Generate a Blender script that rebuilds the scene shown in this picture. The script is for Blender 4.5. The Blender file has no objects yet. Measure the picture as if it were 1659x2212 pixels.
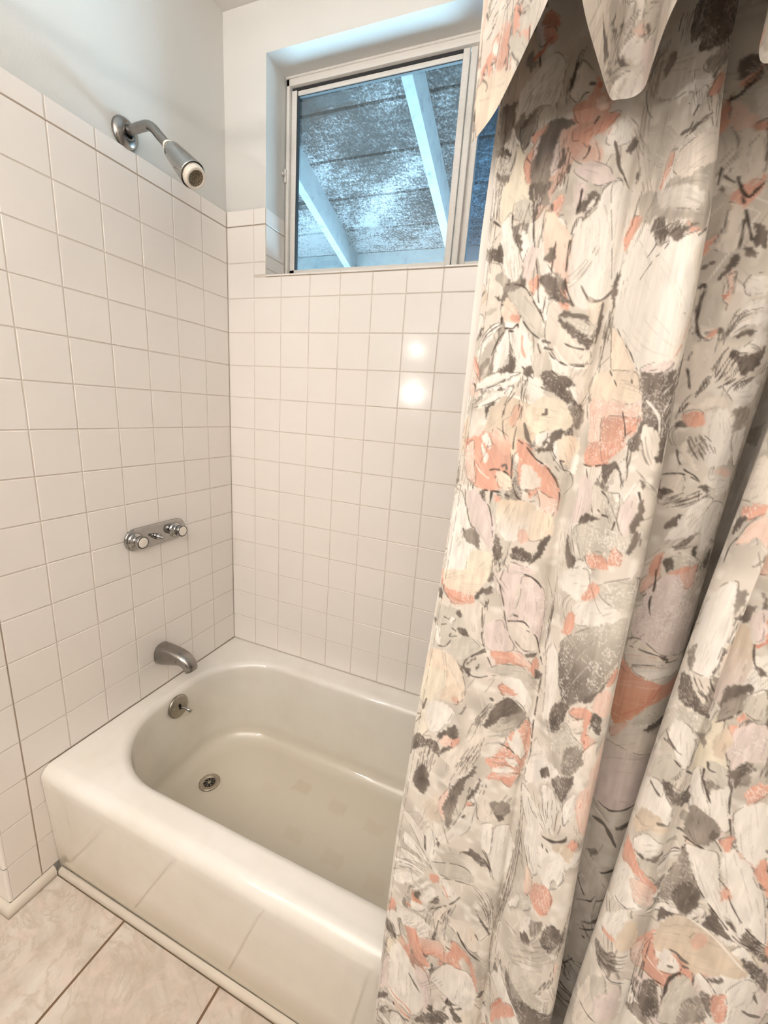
import bpy, bmesh, math, random
import numpy as np
from mathutils import Vector, Matrix

C = bpy.context.scene.collection
PI = math.pi
random.seed(7)

# ------------------------------------------------------------------ helpers
def lin(r, g, b):
    def f(c):
        c /= 255.0
        return c / 12.92 if c <= .04045 else ((c + .055) / 1.055) ** 2.4
    return (f(r), f(g), f(b), 1)

def mat(name, col=(.8, .8, .8, 1), rough=.5, metal=0.0, spec=.5, coat=0.0):
    m = bpy.data.materials.new(name)
    m.use_nodes = True
    b = m.node_tree.nodes['Principled BSDF']
    b.inputs['Base Color'].default_value = col
    b.inputs['Roughness'].default_value = rough
    b.inputs['Metallic'].default_value = metal
    b.inputs['Specular IOR Level'].default_value = spec
    b.inputs['Coat Weight'].default_value = coat
    return m

class G:
    """small node-graph helper"""
    def __init__(s, m):
        s.m = m; s.t = m.node_tree; s.n = s.t.nodes; s.b = s.n.get('Principled BSDF')
    def new(s, kind, **kw):
        n = s.n.new(kind)
        for k, v in kw.items():
            if k.startswith('in_'):
                n.inputs[int(k[3:]) if k[3:].isdigit() else k[3:].replace('_', ' ')].default_value = v
            else:
                setattr(n, k, v)
        return n
    def link(s, a, b): s.t.links.new(a, b)
    def coord(s, kind='Object', scale=(1, 1, 1)):
        tc = s.new('ShaderNodeTexCoord'); mp = s.new('ShaderNodeMapping')
        mp.inputs['Scale'].default_value = scale
        s.link(tc.outputs[kind], mp.inputs[0]); return mp.outputs[0]
    def noise(s, co, scale, detail=4, rough=.55, dist=0):
        n = s.new('ShaderNodeTexNoise'); n.inputs['Scale'].default_value = scale
        n.inputs['Detail'].default_value = detail; n.inputs['Roughness'].default_value = rough
        n.inputs['Distortion'].default_value = dist
        s.link(co, n.inputs['Vector']); return n.outputs['Fac']
    def ramp(s, fac, stops):
        r = s.new('ShaderNodeValToRGB'); e = r.color_ramp.elements
        while len(e) < len(stops): e.new(.5)
        for k, (p, c) in enumerate(stops):
            e[k].position = p; e[k].color = c if len(c) == 4 else (*c, 1)
        s.link(fac, r.inputs[0]); return r.outputs[0]
    def mix(s, fac, a, b, mode='MIX'):
        x = s.new('ShaderNodeMix', data_type='RGBA', blend_type=mode)
        for sock, v in ((x.inputs[0], fac), (x.inputs[6], a), (x.inputs[7], b)):
            if hasattr(v, 'is_output'): s.link(v, sock)
            else: sock.default_value = v
        return x.outputs[2]
    def bump(s, h, strength, dist=.001):
        b = s.new('ShaderNodeBump'); b.inputs['Strength'].default_value = strength
        b.inputs['Distance'].default_value = dist
        s.link(h, b.inputs['Height']); s.link(b.outputs[0], s.b.inputs['Normal'])
    def base(s, c): s.link(c, s.b.inputs['Base Color'])

def obj(name, bm, m, parent=None, smooth=True, angle=40):
    me = bpy.data.meshes.new(name)
    if smooth:
        for f in bm.faces: f.smooth = True
        lim = math.radians(angle)
        for e in bm.edges:
            if len(e.link_faces) == 2 and e.calc_face_angle(0) > lim: e.smooth = False
    bm.normal_update()
    bm.to_mesh(me); bm.free()
    o = bpy.data.objects.new(name, me); C.objects.link(o)
    for x in (m if isinstance(m, (list, tuple)) else [m]): me.materials.append(x)
    if parent is not None: o.parent = parent
    return o

def thing(name, label, cat, loc=(0, 0, 0), group=None):
    o = bpy.data.objects.new(name, None); C.objects.link(o)
    o.location = loc; o.empty_display_size = .05
    o['label'] = label; o['category'] = cat
    if group: o['group'] = group
    return o

def tag(o, label, cat, group=None):
    o['label'] = label; o['category'] = cat
    if group: o['group'] = group
    return o

def struct(o):
    o['kind'] = 'structure'; return o

def box(bm, x0, x1, y0, y1, z0, z1, mi=0, bev=0):
    b = bmesh.new() if bev else bm
    v = [b.verts.new((x, y, z)) for x in (x0, x1) for y in (y0, y1) for z in (z0, z1)]
    for q in ((0, 1, 3, 2), (4, 6, 7, 5), (0, 4, 5, 1), (2, 3, 7, 6), (0, 2, 6, 4), (1, 5, 7, 3)):
        b.faces.new([v[k] for k in q]).material_index = mi
    if bev:
        bmesh.ops.bevel(b, geom=list(b.edges), offset=bev, segments=2, affect='EDGES', profile=.5)
        for f in b.faces: f.material_index = mi
        me = bpy.data.meshes.new('_'); b.to_mesh(me); b.free(); bm.from_mesh(me); bpy.data.meshes.remove(me)

def frame_of(d):
    d = Vector(d).normalized()
    a = Vector((0, 1, 0)) if abs(d.y) < .9 else Vector((1, 0, 0))
    u = a.cross(d).normalized(); return d, u, d.cross(u)

def lathe(bm, origin, axis, prof, n=40, mi=0):
    """prof: list of (along, radius) revolved about axis"""
    d, u, w = frame_of(axis); o = Vector(origin); rings = []
    for a, r in prof:
        if r < 1e-6: rings.append([bm.verts.new(o + d * a)])
        else: rings.append([bm.verts.new(o + d * a + (u * math.cos(2 * PI * k / n) + w * math.sin(2 * PI * k / n)) * r) for k in range(n)])
    for A, B in zip(rings, rings[1:]):
        for k in range(n):
            j = (k + 1) % n
            if len(A) == 1 and len(B) == 1: continue
            if len(A) == 1: f = bm.faces.new((A[0], B[j], B[k]))
            elif len(B) == 1: f = bm.faces.new((A[k], A[j], B[0]))
            else: f = bm.faces.new((A[k], A[j], B[j], B[k]))
            f.material_index = mi
    return rings

def catmull(pts, n):
    """uniform Catmull-Rom resample of an (k,d) list to n*(k-1)+1 points"""
    p = np.array(pts, float); p = np.vstack([2 * p[0] - p[1], p, 2 * p[-1] - p[-2]]); out = []
    for i in range(1, len(p) - 2):
        for t in np.arange(n) / n:
            out.append(.5 * (2 * p[i] + (p[i + 1] - p[i - 1]) * t + (2 * p[i - 1] - 5 * p[i] + 4 * p[i + 1] - p[i + 2]) * t * t + (3 * p[i] - p[i - 1] - 3 * p[i + 1] + p[i + 2]) * t ** 3))
    out.append(p[-2]); return np.array(out)

def tube(bm, pts, rad, n=24, caps=True):
    pts = [Vector(p) for p in pts]; rings = []; up = None
    for i, p in enumerate(pts):
        d = (pts[min(i + 1, len(pts) - 1)] - pts[max(i - 1, 0)]).normalized()
        if up is None: up = frame_of(d)[1]
        u = (up - d * up.dot(d)).normalized(); up = u; w = d.cross(u)
        r = rad[i] if isinstance(rad, (list, tuple)) else rad
        rings.append([bm.verts.new(p + (u * math.cos(2 * PI * k / n) + w * math.sin(2 * PI * k / n)) * r) for k in range(n)])
    for A, B in zip(rings, rings[1:]):
        for k in range(n): bm.faces.new((A[k], A[(k + 1) % n], B[(k + 1) % n], B[k]))
    if caps: bm.faces.new(rings[0][::-1]); bm.faces.new(rings[-1])

def skin_rings(bm, rings, close=True, mi=0):
    V = [[bm.verts.new(p) for p in r] for r in rings]; n = len(V[0])
    for A, B in zip(V, V[1:]):
        for k in range(n if close else n - 1):
            j = (k + 1) % n
            bm.faces.new((A[k], A[j], B[j], B[k])).material_index = mi
    return V

# ------------------------------------------------------------------ measures
T = .10774                      # tile pitch
ZR = 1.864                      # height of the joint under the cap row
TV = .10786
CEIL = 2.437
ROOM_Y = -2.75                  # room wall behind the viewer
ROOM_X = -1.35
RX = 1.524                      # far end of the tub alcove
WX0, WX1, WZ0, WZ1, WD = .1555, 1.20, ZR - .146, ZR + .4455, .105   # window opening, depth to frame
TUBH = .352

# ------------------------------------------------------------------ materials
M = {}
def tile_mat(name, col, dark):
    m = mat(name, col, .13, 0, .5); g = G(m)
    co = g.coord('Object')
    n = g.noise(co, 3.0, 3); n2 = g.noise(co, 46, 2)
    g.base(g.mix(n, col, dark))
    g.bump(n2, .10, .0012)
    return m
M['tile'] = tile_mat('glazed_tile', lin(243, 237, 231), lin(240, 232, 225))
m = M['grout'] = mat('grout', lin(203, 188, 170), .9); g = G(m)
g.base(g.mix(g.noise(g.coord(), 14, 4), lin(226, 217, 207), lin(206, 194, 180)))
M['dark_grout'] = mat('dark_grout', lin(168, 150, 132), .9)
def paint(name, a, b):
    m = mat(name, a, .55, 0, .3); g = G(m); co = g.coord()
    g.base(g.mix(g.noise(co, 2.2, 2), a, b)); g.bump(g.noise(co, 210, 3), .18, .0012); return m
M['paint'] = paint('wall_paint', lin(219, 217, 212), lin(215, 212, 206))
M['ceiling'] = paint('ceiling_paint', lin(218, 214, 208), lin(214, 210, 203))
m = M['tub'] = mat('tub_enamel', lin(226, 219, 203), .10, 0, .5, .4); g = G(m)
co = g.coord()
stain = g.noise(co, 5, 4)
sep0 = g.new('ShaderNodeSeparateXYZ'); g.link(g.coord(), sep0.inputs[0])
tub_shade = g.ramp(sep0.outputs[2], [(.05, lin(206, 196, 178)), (.12, lin(230, 224, 213)), (.30, lin(233, 228, 219)), (.345, lin(239, 234, 227))])   # shade inside the tub put into the enamel colour, darkest at the floor
c0 = g.mix(g.ramp(stain, [(.35, (0, 0, 0)), (.8, (.55, .55, .55))]), tub_shade, lin(210, 201, 184))
# worn rectangles where grip stickers used to be: cells along the tub floor
sep = g.new('ShaderNodeSeparateXYZ'); g.link(g.coord(), sep.inputs[0])
def mth(op, a, b=None, c=None):
    n = g.new('ShaderNodeMath', operation=op)
    for k, v in enumerate((a, b, c)):
        if v is None: continue
        if hasattr(v, 'is_output'): g.link(v, n.inputs[k])
        else: n.inputs[k].default_value = v
    return n.outputs[0]
wob = mth('MULTIPLY', mth('SUBTRACT', g.noise(co, 38, 3), .5), .022)
def sticker(cx, cy, hx, hy):
    ax = mth('SUBTRACT', mth('ABSOLUTE', mth('SUBTRACT', sep.outputs[0], cx)), hx)
    ay = mth('SUBTRACT', mth('ABSOLUTE', mth('SUBTRACT', sep.outputs[1], cy)), hy)
    d = mth('ADD', mth('MAXIMUM', ax, ay), wob)
    s = mth('MULTIPLY', d, -90); n = g.new('ShaderNodeClamp'); g.link(s, n.inputs[0])
    lo = mth('LESS_THAN', sep.outputs[2], .09)
    return mth('MULTIPLY', n.outputs[0], lo)
acc = None
for k, (cx, cy, w) in enumerate(((.497, -.245, .5), (.64, -.262, .42), (.775, -.275, .34), (.56, -.395, .3), (.70, -.41, .35), (.84, -.42, .3), (.40, -.30, .15), (.92, -.28, .25))):
    s = mth('MULTIPLY', sticker(cx, cy, .036, .026), w * .62)
    acc = s if acc is None else mth('MAXIMUM', acc, s)
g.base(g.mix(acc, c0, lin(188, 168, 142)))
def metal(name, a, b, r0, r1, sc=60):
    m = mat(name, a, r0, 1); g = G(m); co = g.coord()
    n = g.noise(co, sc, 4)
    g.base(g.mix(n, a, b))
    r = g.new('ShaderNodeMapRange'); g.link(n, r.inputs[0]); r.inputs[3].default_value = r0; r.inputs[4].default_value = r1
    g.link(r.outputs[0], g.b.inputs['Roughness']); return m
M['chrome'] = metal('polished_chrome', lin(176, 174, 172), lin(160, 158, 156), .05, .14)
M['dull_chrome'] = metal('worn_chrome', lin(156, 152, 148), lin(142, 138, 134), .18, .32, 60)
M['steel'] = metal('dull_steel', lin(172, 166, 154), lin(150, 143, 131), .25, .45, 70)
M['drain_steel'] = metal('drain_steel', lin(196, 186, 172), lin(160, 150, 136), .3, .55, 160)
M['black'] = mat('black_void', (.004, .004, .004, 1), .8)
M['dark_rubber'] = mat('dark_gasket', lin(38, 38, 40), .6)
M['white_plastic'] = mat('white_plastic', lin(236, 228, 216), .35)
m = M['nozzle'] = mat('ribbed_nozzle', lin(233, 224, 211), .5)
m = M['spray'] = mat('spray_face', lin(110, 97, 80), .7); g = G(m)
w = g.new('ShaderNodeTexVoronoi'); w.inputs['Scale'].default_value = 420; g.link(g.coord(), w.inputs['Vector'])
g.base(g.ramp(w.outputs['Distance'], [(.2, lin(58, 48, 38)), (.6, lin(150, 136, 114))]))
m = M['alu'] = mat('window_aluminium', lin(226, 221, 214), .4, 0); g = G(m)
g.base(g.mix(g.noise(g.coord('Object', (4, 4, 40)), 6, 3), lin(230, 225, 218), lin(216, 210, 202)))
M['trim'] = paint('trim_paint', lin(216, 206, 192), lin(206, 195, 180))
# floor: big veined ceramic squares, grout drawn as geometry
m = M['floor'] = mat('floor_tile', lin(214, 199, 184), .3, 0, .4); g = G(m); co = g.coord()
v = g.noise(co, 7, 6, .6, 1.6); w = g.noise(co, 22, 6, .62, .6); veins = g.noise(co, 5, 5, .62, 2.4)
a = g.ramp(v, [(.3, lin(216, 208, 198)), (.5, lin(200, 189, 177)), (.72, lin(182, 168, 154))])
vn = g.ramp(veins, [(.45, (0, 0, 0)), (.492, (.7, .7, .7)), (.53, (0, 0, 0))])
a = g.mix(vn, a, lin(183, 168, 151))
a = g.mix(g.ramp(w, [(.48, (0, 0, 0)), (.68, (.8, .8, .8))]), a, lin(212, 194, 182))
g.base(a); g.bump(w, .5, .003)
M['floor_grout'] = mat('floor_grout', lin(122, 97, 72), .9)
# outdoor weathered boards
m = M['board'] = mat('weathered_boards', lin(120, 118, 116), .85); g = G(m)
co = g.coord('Object', (1, 1, 1)); cs = g.coord('Object', (1.6, 7, 7))
big = g.noise(co, 3.0, 4, .6, .4); mid = g.noise(cs, 9, 8, .72, .3); fine = g.noise(co, 105, 5, .68)
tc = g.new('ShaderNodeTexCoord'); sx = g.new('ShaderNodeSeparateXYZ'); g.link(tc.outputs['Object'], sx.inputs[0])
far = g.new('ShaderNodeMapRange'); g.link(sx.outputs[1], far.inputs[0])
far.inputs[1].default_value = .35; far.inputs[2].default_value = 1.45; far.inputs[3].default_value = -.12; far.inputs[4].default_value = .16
def mm(op, a, b):
    n = g.new('ShaderNodeMath', operation=op)
    for k, v in enumerate((a, b)):
        if hasattr(v, 'is_output'): g.link(v, n.inputs[k])
        else: n.inputs[k].default_value = v
    return n.outputs[0]
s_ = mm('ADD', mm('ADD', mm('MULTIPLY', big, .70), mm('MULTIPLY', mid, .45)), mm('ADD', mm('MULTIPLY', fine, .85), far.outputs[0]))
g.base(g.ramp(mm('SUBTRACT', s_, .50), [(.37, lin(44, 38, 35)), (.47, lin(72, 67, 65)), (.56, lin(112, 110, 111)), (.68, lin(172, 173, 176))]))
m = M['beam'] = mat('beam_paint', lin(226, 232, 234), .7); g = G(m); co = g.coord('Object', (1, 1, 1))
g.base(g.ramp(g.noise(co, 24, 7, .7), [(.3, lin(110, 115, 119)), (.42, lin(146, 152, 155)), (.8, lin(160, 166, 168))]))
M['ground'] = mat('patio_concrete', lin(190, 190, 186), .9)
m = M['glass'] = bpy.data.materials.new('window_glass'); m.use_nodes = True
def glass(m, tint):
    g = G(m); t = m.node_tree; g.n.remove(g.b)
    tr = g.new('ShaderNodeBsdfTransparent'); tr.inputs[0].default_value = tint
    gl = g.new('ShaderNodeBsdfGlossy'); gl.inputs['Roughness'].default_value = .02
    fr = g.new('ShaderNodeFresnel'); fr.inputs[0].default_value = 1.45
    mx = g.new('ShaderNodeMixShader'); g.link(fr.outputs[0], mx.inputs[0]); g.link(tr.outputs[0], mx.inputs[1]); g.link(gl.outputs[0], mx.inputs[2])
    g.link(mx.outputs[0], g.n['Material Output'].inputs[0])
glass(m, (.96, .985, 1, 1))
m = M['glass_dark'] = bpy.data.materials.new('double_glass'); m.use_nodes = True
glass(m, (.42, .54, .64, 1))

# ------------------------------------------------------------------ room shell
def tile_grid(bm, org, ux, uz, nrm, cols, rows, skip=None, gap=.0022, dark_rows=(), rnd=None):
    """tiles with bevelled edges on a grout bed; cols/rows are lists of joint positions along ux/uz"""
    rnd = rnd or random.Random(3)
    org, ux, uz, nrm = map(Vector, (org, ux, uz, nrm)); h = gap / 2; bev = .0016
    for a0, a1 in zip(cols, cols[1:]):
        for b0, b1 in zip(rows, rows[1:]):
            if skip and skip((a0 + a1) / 2, (b0 + b1) / 2): continue
            A0, A1, B0, B1 = a0 + h, a1 - h, b0 + h, b1 - h
            ta, tb = rnd.gauss(0, .0016), rnd.gauss(0, .0022); cx, cy = (A0 + A1) / 2, (B0 + B1) / 2
            lo = [org + ux * a + uz * b - nrm * .0022 for a, b in ((A0, B0), (A1, B0), (A1, B1), (A0, B1))]
            r1 = [org + ux * a + uz * b - nrm * .0005 for a, b in ((A0 + bev * .35, B0 + bev * .35), (A1 - bev * .35, B0 + bev * .35), (A1 - bev * .35, B1 - bev * .35), (A0 + bev * .35, B1 - bev * .35))]
            hi = [org + ux * a + uz * b + nrm * ((a - cx) * ta + (b - cy) * tb) for a, b in ((A0 + bev, B0 + bev), (A1 - bev, B0 + bev), (A1 - bev, B1 - bev), (A0 + bev, B1 - bev))]
            V = [[bm.verts.new(p) for p in q] for q in (lo, r1, hi)]
            for P, Q in zip(V, V[1:]):
                for k in range(4): bm.faces.new((P[k], P[(k + 1) % 4], Q[(k + 1) % 4], Q[k]))
            bm.faces.new(V[2])
def grout_quad(bm, org, ux, uz, nrm, a0, a1, b0, b1, mi, lift=-.0014):
    org, ux, uz, nrm = map(Vector, (org, ux, uz, nrm))
    f = bm.faces.new([bm.verts.new(org + ux * a + uz * b + nrm * lift) for a, b in ((a0, b0), (a1, b0), (a1, b1), (a0, b1))])
    f.material_index = mi

TM = [M['tile'], M['grout'], M['dark_grout']]
rowsZ = [ZR - k * TV for k in range(0, 17)]
LJ = [-.10859 - T * k for k in range(7)]           # vertical joints, left wall (y), last is the seam beside the tub
BJ = [.10786 + T * k for k in range(13)]           # vertical joints, back wall (x)
WING = -.823

# left wall: solid block that ends in an outer corner beside the tub
bm = bmesh.new(); box(bm, -.006 + ROOM_X - .1, -.006, WING + .004, .16, -.04, CEIL)
wall_left = struct(obj('wall_left', bm, M['paint'], smooth=False))
bm = bmesh.new(); rnd = random.Random(11)
org, uy, uz, nx = (0, 0, 0), (0, -1, 0), (0, 0, 1), (1, 0, 0)
cols = [0.0] + [-y for y in LJ[:6]] + [-LJ[6]]
tile_grid(bm, org, uy, uz, nx, cols, sorted(rowsZ[:15]), rnd=rnd)
tile_grid(bm, org, uy, uz, nx, [-LJ[6], .823], sorted(rowsZ + [.03]), rnd=rnd)
tile_grid(bm, org, uy, uz, nx, cols + [.823], [ZR, ZR + .0475], gap=.003, rnd=rnd)
tile_grid(bm, org, uy, uz, nx, [.700, -LJ[6]], [.03] + [z for z in sorted(rowsZ[14:]) if z > .04], rnd=rnd)
grout_quad(bm, org, uy, uz, nx, 0, .8215, .03, ZR + .046, 1)
grout_quad(bm, org, uy, uz, nx, 0, .8215, ZR - .0016, ZR + .0016, 2, -.0006)
grout_quad(bm, org, uy, uz, nx, -LJ[6] - .0012, -LJ[6] + .0012, .03, ZR - .3, 2, -.0007)
grout_quad(bm, org, uy, uz, nx, 0, .76, rowsZ[14] - .0045, rowsZ[14] - .0002, 2, -.0004)
# rounded outer corner tiles and the end face of the wall
for z0, z1 in zip(sorted(rowsZ + [.03]), sorted(rowsZ + [.03])[1:]):
    pr = [(0 - .006 + .006 * math.sin(t), WING - .0 - .006 * 0 + .006 - .006 * math.cos(t) - .006) for t in [k * PI / 12 for k in range(7)]]
    pr = [(-.09, WING - .006)] + [(-.006 + .006 * math.sin(t), WING - .006 * math.cos(t)) for t in [k * PI / 12 for k in range(7)]] + [(0, WING + .0012)]
    A = [bm.verts.new((x, y, z0 + .0011)) for x, y in pr]; B = [bm.verts.new((x, y, z1 - .0011)) for x, y in pr]
    for k in range(len(pr) - 1): bm.faces.new((A[k], A[k + 1], B[k + 1], B[k]))
obj('tile_panel', bm, TM, wall_left, smooth=False)

# back wall with the window opening
bm = bmesh.new()
box(bm, -.006, WX0 - .004, .006, .16, -.04, CEIL); box(bm, WX1 + .004, RX + .15, .006, .16, -.04, CEIL)
box(bm, WX0 - .004, WX1 + .004, .006, .16, WZ1, CEIL); box(bm, WX0 - .004, WX1 + .004, .006, .16, -.04, WZ0 - .004)
bmesh.ops.remove_doubles(bm, verts=bm.verts, dist=1e-5)
wall_back = struct(obj('wall_back', bm, M['paint'], smooth=False))
bm = bmesh.new(); rnd = random.Random(5)
org, ux, ny = (0, 0, 0), (1, 0, 0), (0, -1, 0)
colsB = [0.0] + BJ + [RX]
inwin = lambda a, b: WX0 < a < WX1 and b > WZ0
R2 = rowsZ[2]
tile_grid(bm, org, ux, uz, ny, [0, BJ[0], WX0], [ZR, ZR + .0475], gap=.003, rnd=rnd)
tile_grid(bm, org, ux, uz, ny, [WX1] + [x for x in colsB if x > WX1], [ZR, ZR + .0475], gap=.003, rnd=rnd)
tile_grid(bm, org, ux, uz, ny, [0, BJ[0], WX0], [rowsZ[1], ZR], rnd=rnd)
tile_grid(bm, org, ux, uz, ny, [WX1] + [x for x in colsB if x > WX1], [rowsZ[1], ZR], rnd=rnd)
tile_grid(bm, org, ux, uz, ny, [0, BJ[0]], [R2, rowsZ[1]], rnd=rnd)
tile_grid(bm, org, ux, uz, ny, [BJ[0], WX0], [WZ0, rowsZ[1]], rnd=rnd)
tile_grid(bm, org, ux, uz, ny, [BJ[0]] + BJ[1:] + [RX], [R2, WZ0 - .0065], rnd=rnd)
tile_grid(bm, org, ux, uz, ny, colsB, sorted(rowsZ[2:15]), rnd=rnd)
# sill edge bullnose, its joints, and tiles lining the left reveal
tile_grid(bm, (0, -.001, 0), ux, uz, ny, [WX0 - .001] + [x for x in BJ[1:] if x < WX1] + [WX1], [WZ0 - .0065, WZ0 + .0005], gap=.0012, rnd=rnd)
jx, jy = (WX0 + .0005, 0, 0), (0, 1, 0)
tile_grid(bm, jx, jy, uz, (1, 0, 0), [.0, WD - .004], [WZ0 + .02, rowsZ[1] + .02, ZR, ZR + .0475], rnd=rnd)
tile_grid(bm, jx, jy, uz, (1, 0, 0), [.0, WD - .004], [WZ0, WZ0 + .02], rnd=rnd)
tile_grid(bm, (0, 0, WZ0), ux, jy, (0, 0, 1), [WX0] + [x for x in BJ[1:] if x < WX1] + [WX1], [0, WD - .004], rnd=rnd)
for a0, a1, b0, b1 in ((0, WX0 + .0002, .34, ZR + .046), (WX0, WX1, .34, WZ0 - .001), (WX1, RX, .34, ZR + .046)):
    grout_quad(bm, org, ux, uz, ny, a0, a1, b0, b1, 1)
grout_quad(bm, jx, jy, uz, (1, 0, 0), 0, WD, WZ0, ZR + .046, 1)
grout_quad(bm, org, ux, uz, ny, 0, WX0, ZR - .0014, ZR + .0014, 2, -.0006)
grout_quad(bm, jx, jy, uz, (1, 0, 0), 0, WD, ZR - .001, ZR + .001, 2, -.0006)
grout_quad(bm, org, ux, uz, ny, 0, RX, rowsZ[14] - .0045, rowsZ[14] - .0012, 1, -.0004)
grout_quad(bm, (0, -.001, 0), ux, uz, ny, WX0, WX1, WZ0 - .0082, WZ0 - .0064, 2, -.0008)
# corner caulk between the two tiled walls
grout_quad(bm, (.0004, 0, 0), (0, -1, 0), uz, (1, 0, 0), -.001, .0016, .36, ZR + .046, 1, 0)
obj('tile_panel', bm, TM, wall_back, smooth=False)

# right wall (behind the curtain) and the far side of the room
bm = bmesh.new(); box(bm, RX + .006, RX + .15, ROOM_Y - .1, .16, -.04, CEIL)
wall_right = struct(obj('wall_right', bm, M['paint'], smooth=False))
bm = bmesh.new(); rnd = random.Random(9)
tile_grid(bm, (RX, 0, 0), (0, -1, 0), uz, (-1, 0, 0), cols, sorted(rowsZ[:15]) + [ZR + .0475], rnd=rnd)
grout_quad(bm, (RX, 0, 0), (0, -1, 0), uz, (-1, 0, 0), 0, .755, .34, ZR + .046, 1)
for f in bm.faces: f.normal_flip()
obj('tile_panel', bm, TM, wall_right, smooth=False)
bm = bmesh.new(); box(bm, ROOM_X - .1, RX + .15, ROOM_Y - .1, ROOM_Y, -.04, CEIL)
struct(obj('wall_front', bm, M['paint'], smooth=False))
M['added_door_wood'] = mat('added_door_wood', lin(70, 48, 34), .45); g = G(M['added_door_wood'])
g.base(g.ramp(g.noise(g.coord('Object', (14, 14, 1)), 3, 5, .6, .5), [(.3, lin(58, 40, 28)), (.7, lin(92, 64, 44))]))
bm = bmesh.new(); box(bm, .62, 1.42, ROOM_Y, ROOM_Y + .03, .008, 2.03, 0, .003)
for zz in ((.15, .95), (1.08, 1.9)): box(bm, .72, 1.32, ROOM_Y + .028, ROOM_Y + .037, zz[0], zz[1], 0, .004)
struct(obj('added_door', bm, M['added_door_wood'], angle=30))  # unseen dark door, added to give the chrome something dark to reflect
bm = bmesh.new(); box(bm, ROOM_X - .1, ROOM_X, ROOM_Y, WING + .004, -.04, CEIL)
struct(obj('wall_far_left', bm, M['paint'], smooth=False))
bm = bmesh.new(); box(bm, ROOM_X - .1, RX + .15, ROOM_Y - .1, .16, CEIL, CEIL + .06)
struct(obj('ceiling', bm, M['ceiling'], smooth=False))

# floor of large square tiles with brown joints
bm = bmesh.new(); P = .3085; fx = [.2725 + P * k for k in range(-6, 6)]; fy = [-1.034 - P * k for k in range(-4, 7)]
for a in fx:
    for b in fy:
        x0, x1, y0, y1 = max(a, ROOM_X) + .0030, min(a + P, RX + .006) - .0030, max(b - P, ROOM_Y) + .0030, min(b, 0) - .0030
        if x1 - x0 < .01 or y1 - y0 < .01: continue
        bm.faces.new([bm.verts.new(p) for p in ((x0, y0, 0), (x1, y0, 0), (x1, y1, 0), (x0, y1, 0))])
f = bm.faces.new([bm.verts.new(p) for p in ((ROOM_X, ROOM_Y, -.0012), (RX + .006, ROOM_Y, -.0012), (RX + .006, 0, -.0012), (ROOM_X, 0, -.0012))]); f.material_index = 1
floor = struct(obj('floor', bm, [M['floor'], M['floor_grout']], smooth=False))

# quarter-round trims: along the foot of the left wall, round its corner, and along the tub
def quarter(bm, path, r, h):
    """path of (corner point, outward dir a); sweeps a quarter-round of width r, height h"""
    pr = [(0, 0), (r, 0)] + [(r * math.cos(t) ** .8, h * .35 + h * .65 * math.sin(t)) for t in [k * PI / 14 for k in range(8)]] + [(0, h)]
    rings = [[(p[0] + d[0] * a, p[1] + d[1] * a, b) for a, b in pr] for p, d in path]
    V = skin_rings(bm, rings); bm.faces.new(V[0]); bm.faces.new(V[-1][::-1])
bm = bmesh.new()
quarter(bm, [((0, -.7285), (1, 0)), ((0, WING - .006), (1, -1)), ((-1.2, WING - .006), (0, -1))], .0135, .03)
struct(obj('baseboard_left', bm, M['trim'], angle=50))
bm = bmesh.new(); quarter(bm, [((.0145, -.7145), (0, -1)), ((RX - .001, -.7145), (0, -1))], .0125, .019)
struct(obj('trim_1', bm, M['trim'], angle=50))

# ------------------------------------------------------------------ window
win = bpy.data.objects.new('window_1', None); C.objects.link(win); win['kind'] = 'structure'; win.empty_display_size = .05
bm = bmesh.new(); Y0 = WD
box(bm, WX0, WX0 + .0105, Y0, Y0 + .05, WZ0, WZ1, 0, .001); box(bm, WX1 - .02, WX1, Y0, Y0 + .05, WZ0, WZ1, 0, .001)
box(bm, WX0, WX1, Y0, Y0 + .05, WZ1 - .0235, WZ1, 0, .001); box(bm, WX0, WX1, Y0, Y0 + .05, WZ0, WZ0 + .03, 0, .001)
box(bm, WX0 - .001, WX1 + .001, Y0 - .004, Y0 + .004, WZ1 - .006, WZ1, 0, .001)
box(bm, .7405, .758, Y0 + .012, Y0 + .05, WZ0 + .02, WZ1 - .02, 0, .001)
box(bm, .758, .777, Y0 + .028, Y0 + .05, WZ0 + .02, WZ1 - .02, 0, .001)
obj('window_frame', bm, M['alu'], win, angle=30)
bm = bmesh.new(); s0, s1, t0, t1 = WX0 + .0135, .7385, WZ0 + .028, WZ1 - .0315; ys = Y0 + .009
box(bm, s0, s0 + .0185, ys, ys + .018, t0, t1, 0, .0012); box(bm, s1 - .0185, s1, ys - .004, ys + .018, t0 - .006, t1 + .004, 0, .0012)
box(bm, s0, s1 - .019, ys + .004, ys + .018, t1 - .012, t1, 0, .0012); box(bm, s0, s1, ys, ys + .018, t0 - .004, t0 + .018, 0, .0012)
sash = obj('sliding_sash', bm, M['alu'], win, angle=30)
bm = bmesh.new()
box(bm, s0 + .0185, s0 + .0208, ys + .003, ys + .0175, t0, t1 - .001); box(bm, s0, s1 - .02, ys + .008, ys + .017, t1 - .0137, t1 - .012)
box(bm, s1 - .0205, s1 - .0185, ys + .004, ys + .0175, t0, t1 - .001); box(bm, s0, s1 - .02, ys + .003, ys + .02, t1 + .0002, t1 + .0085)
obj('gasket', bm, M['dark_rubber'], sash, smooth=False)
bm = bmesh.new(); box(bm, s0 + .02, s1 - .019, ys + .012, ys + .015, t0 + .017, t1 - .0125)
obj('pane', bm, M['glass'], sash, smooth=False)
bm = bmesh.new(); box(bm, WX1 - .045, WX1 - .02, Y0 + .03, Y0 + .048, WZ0 + .03, WZ1 - .0235, 0, .001)
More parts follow.
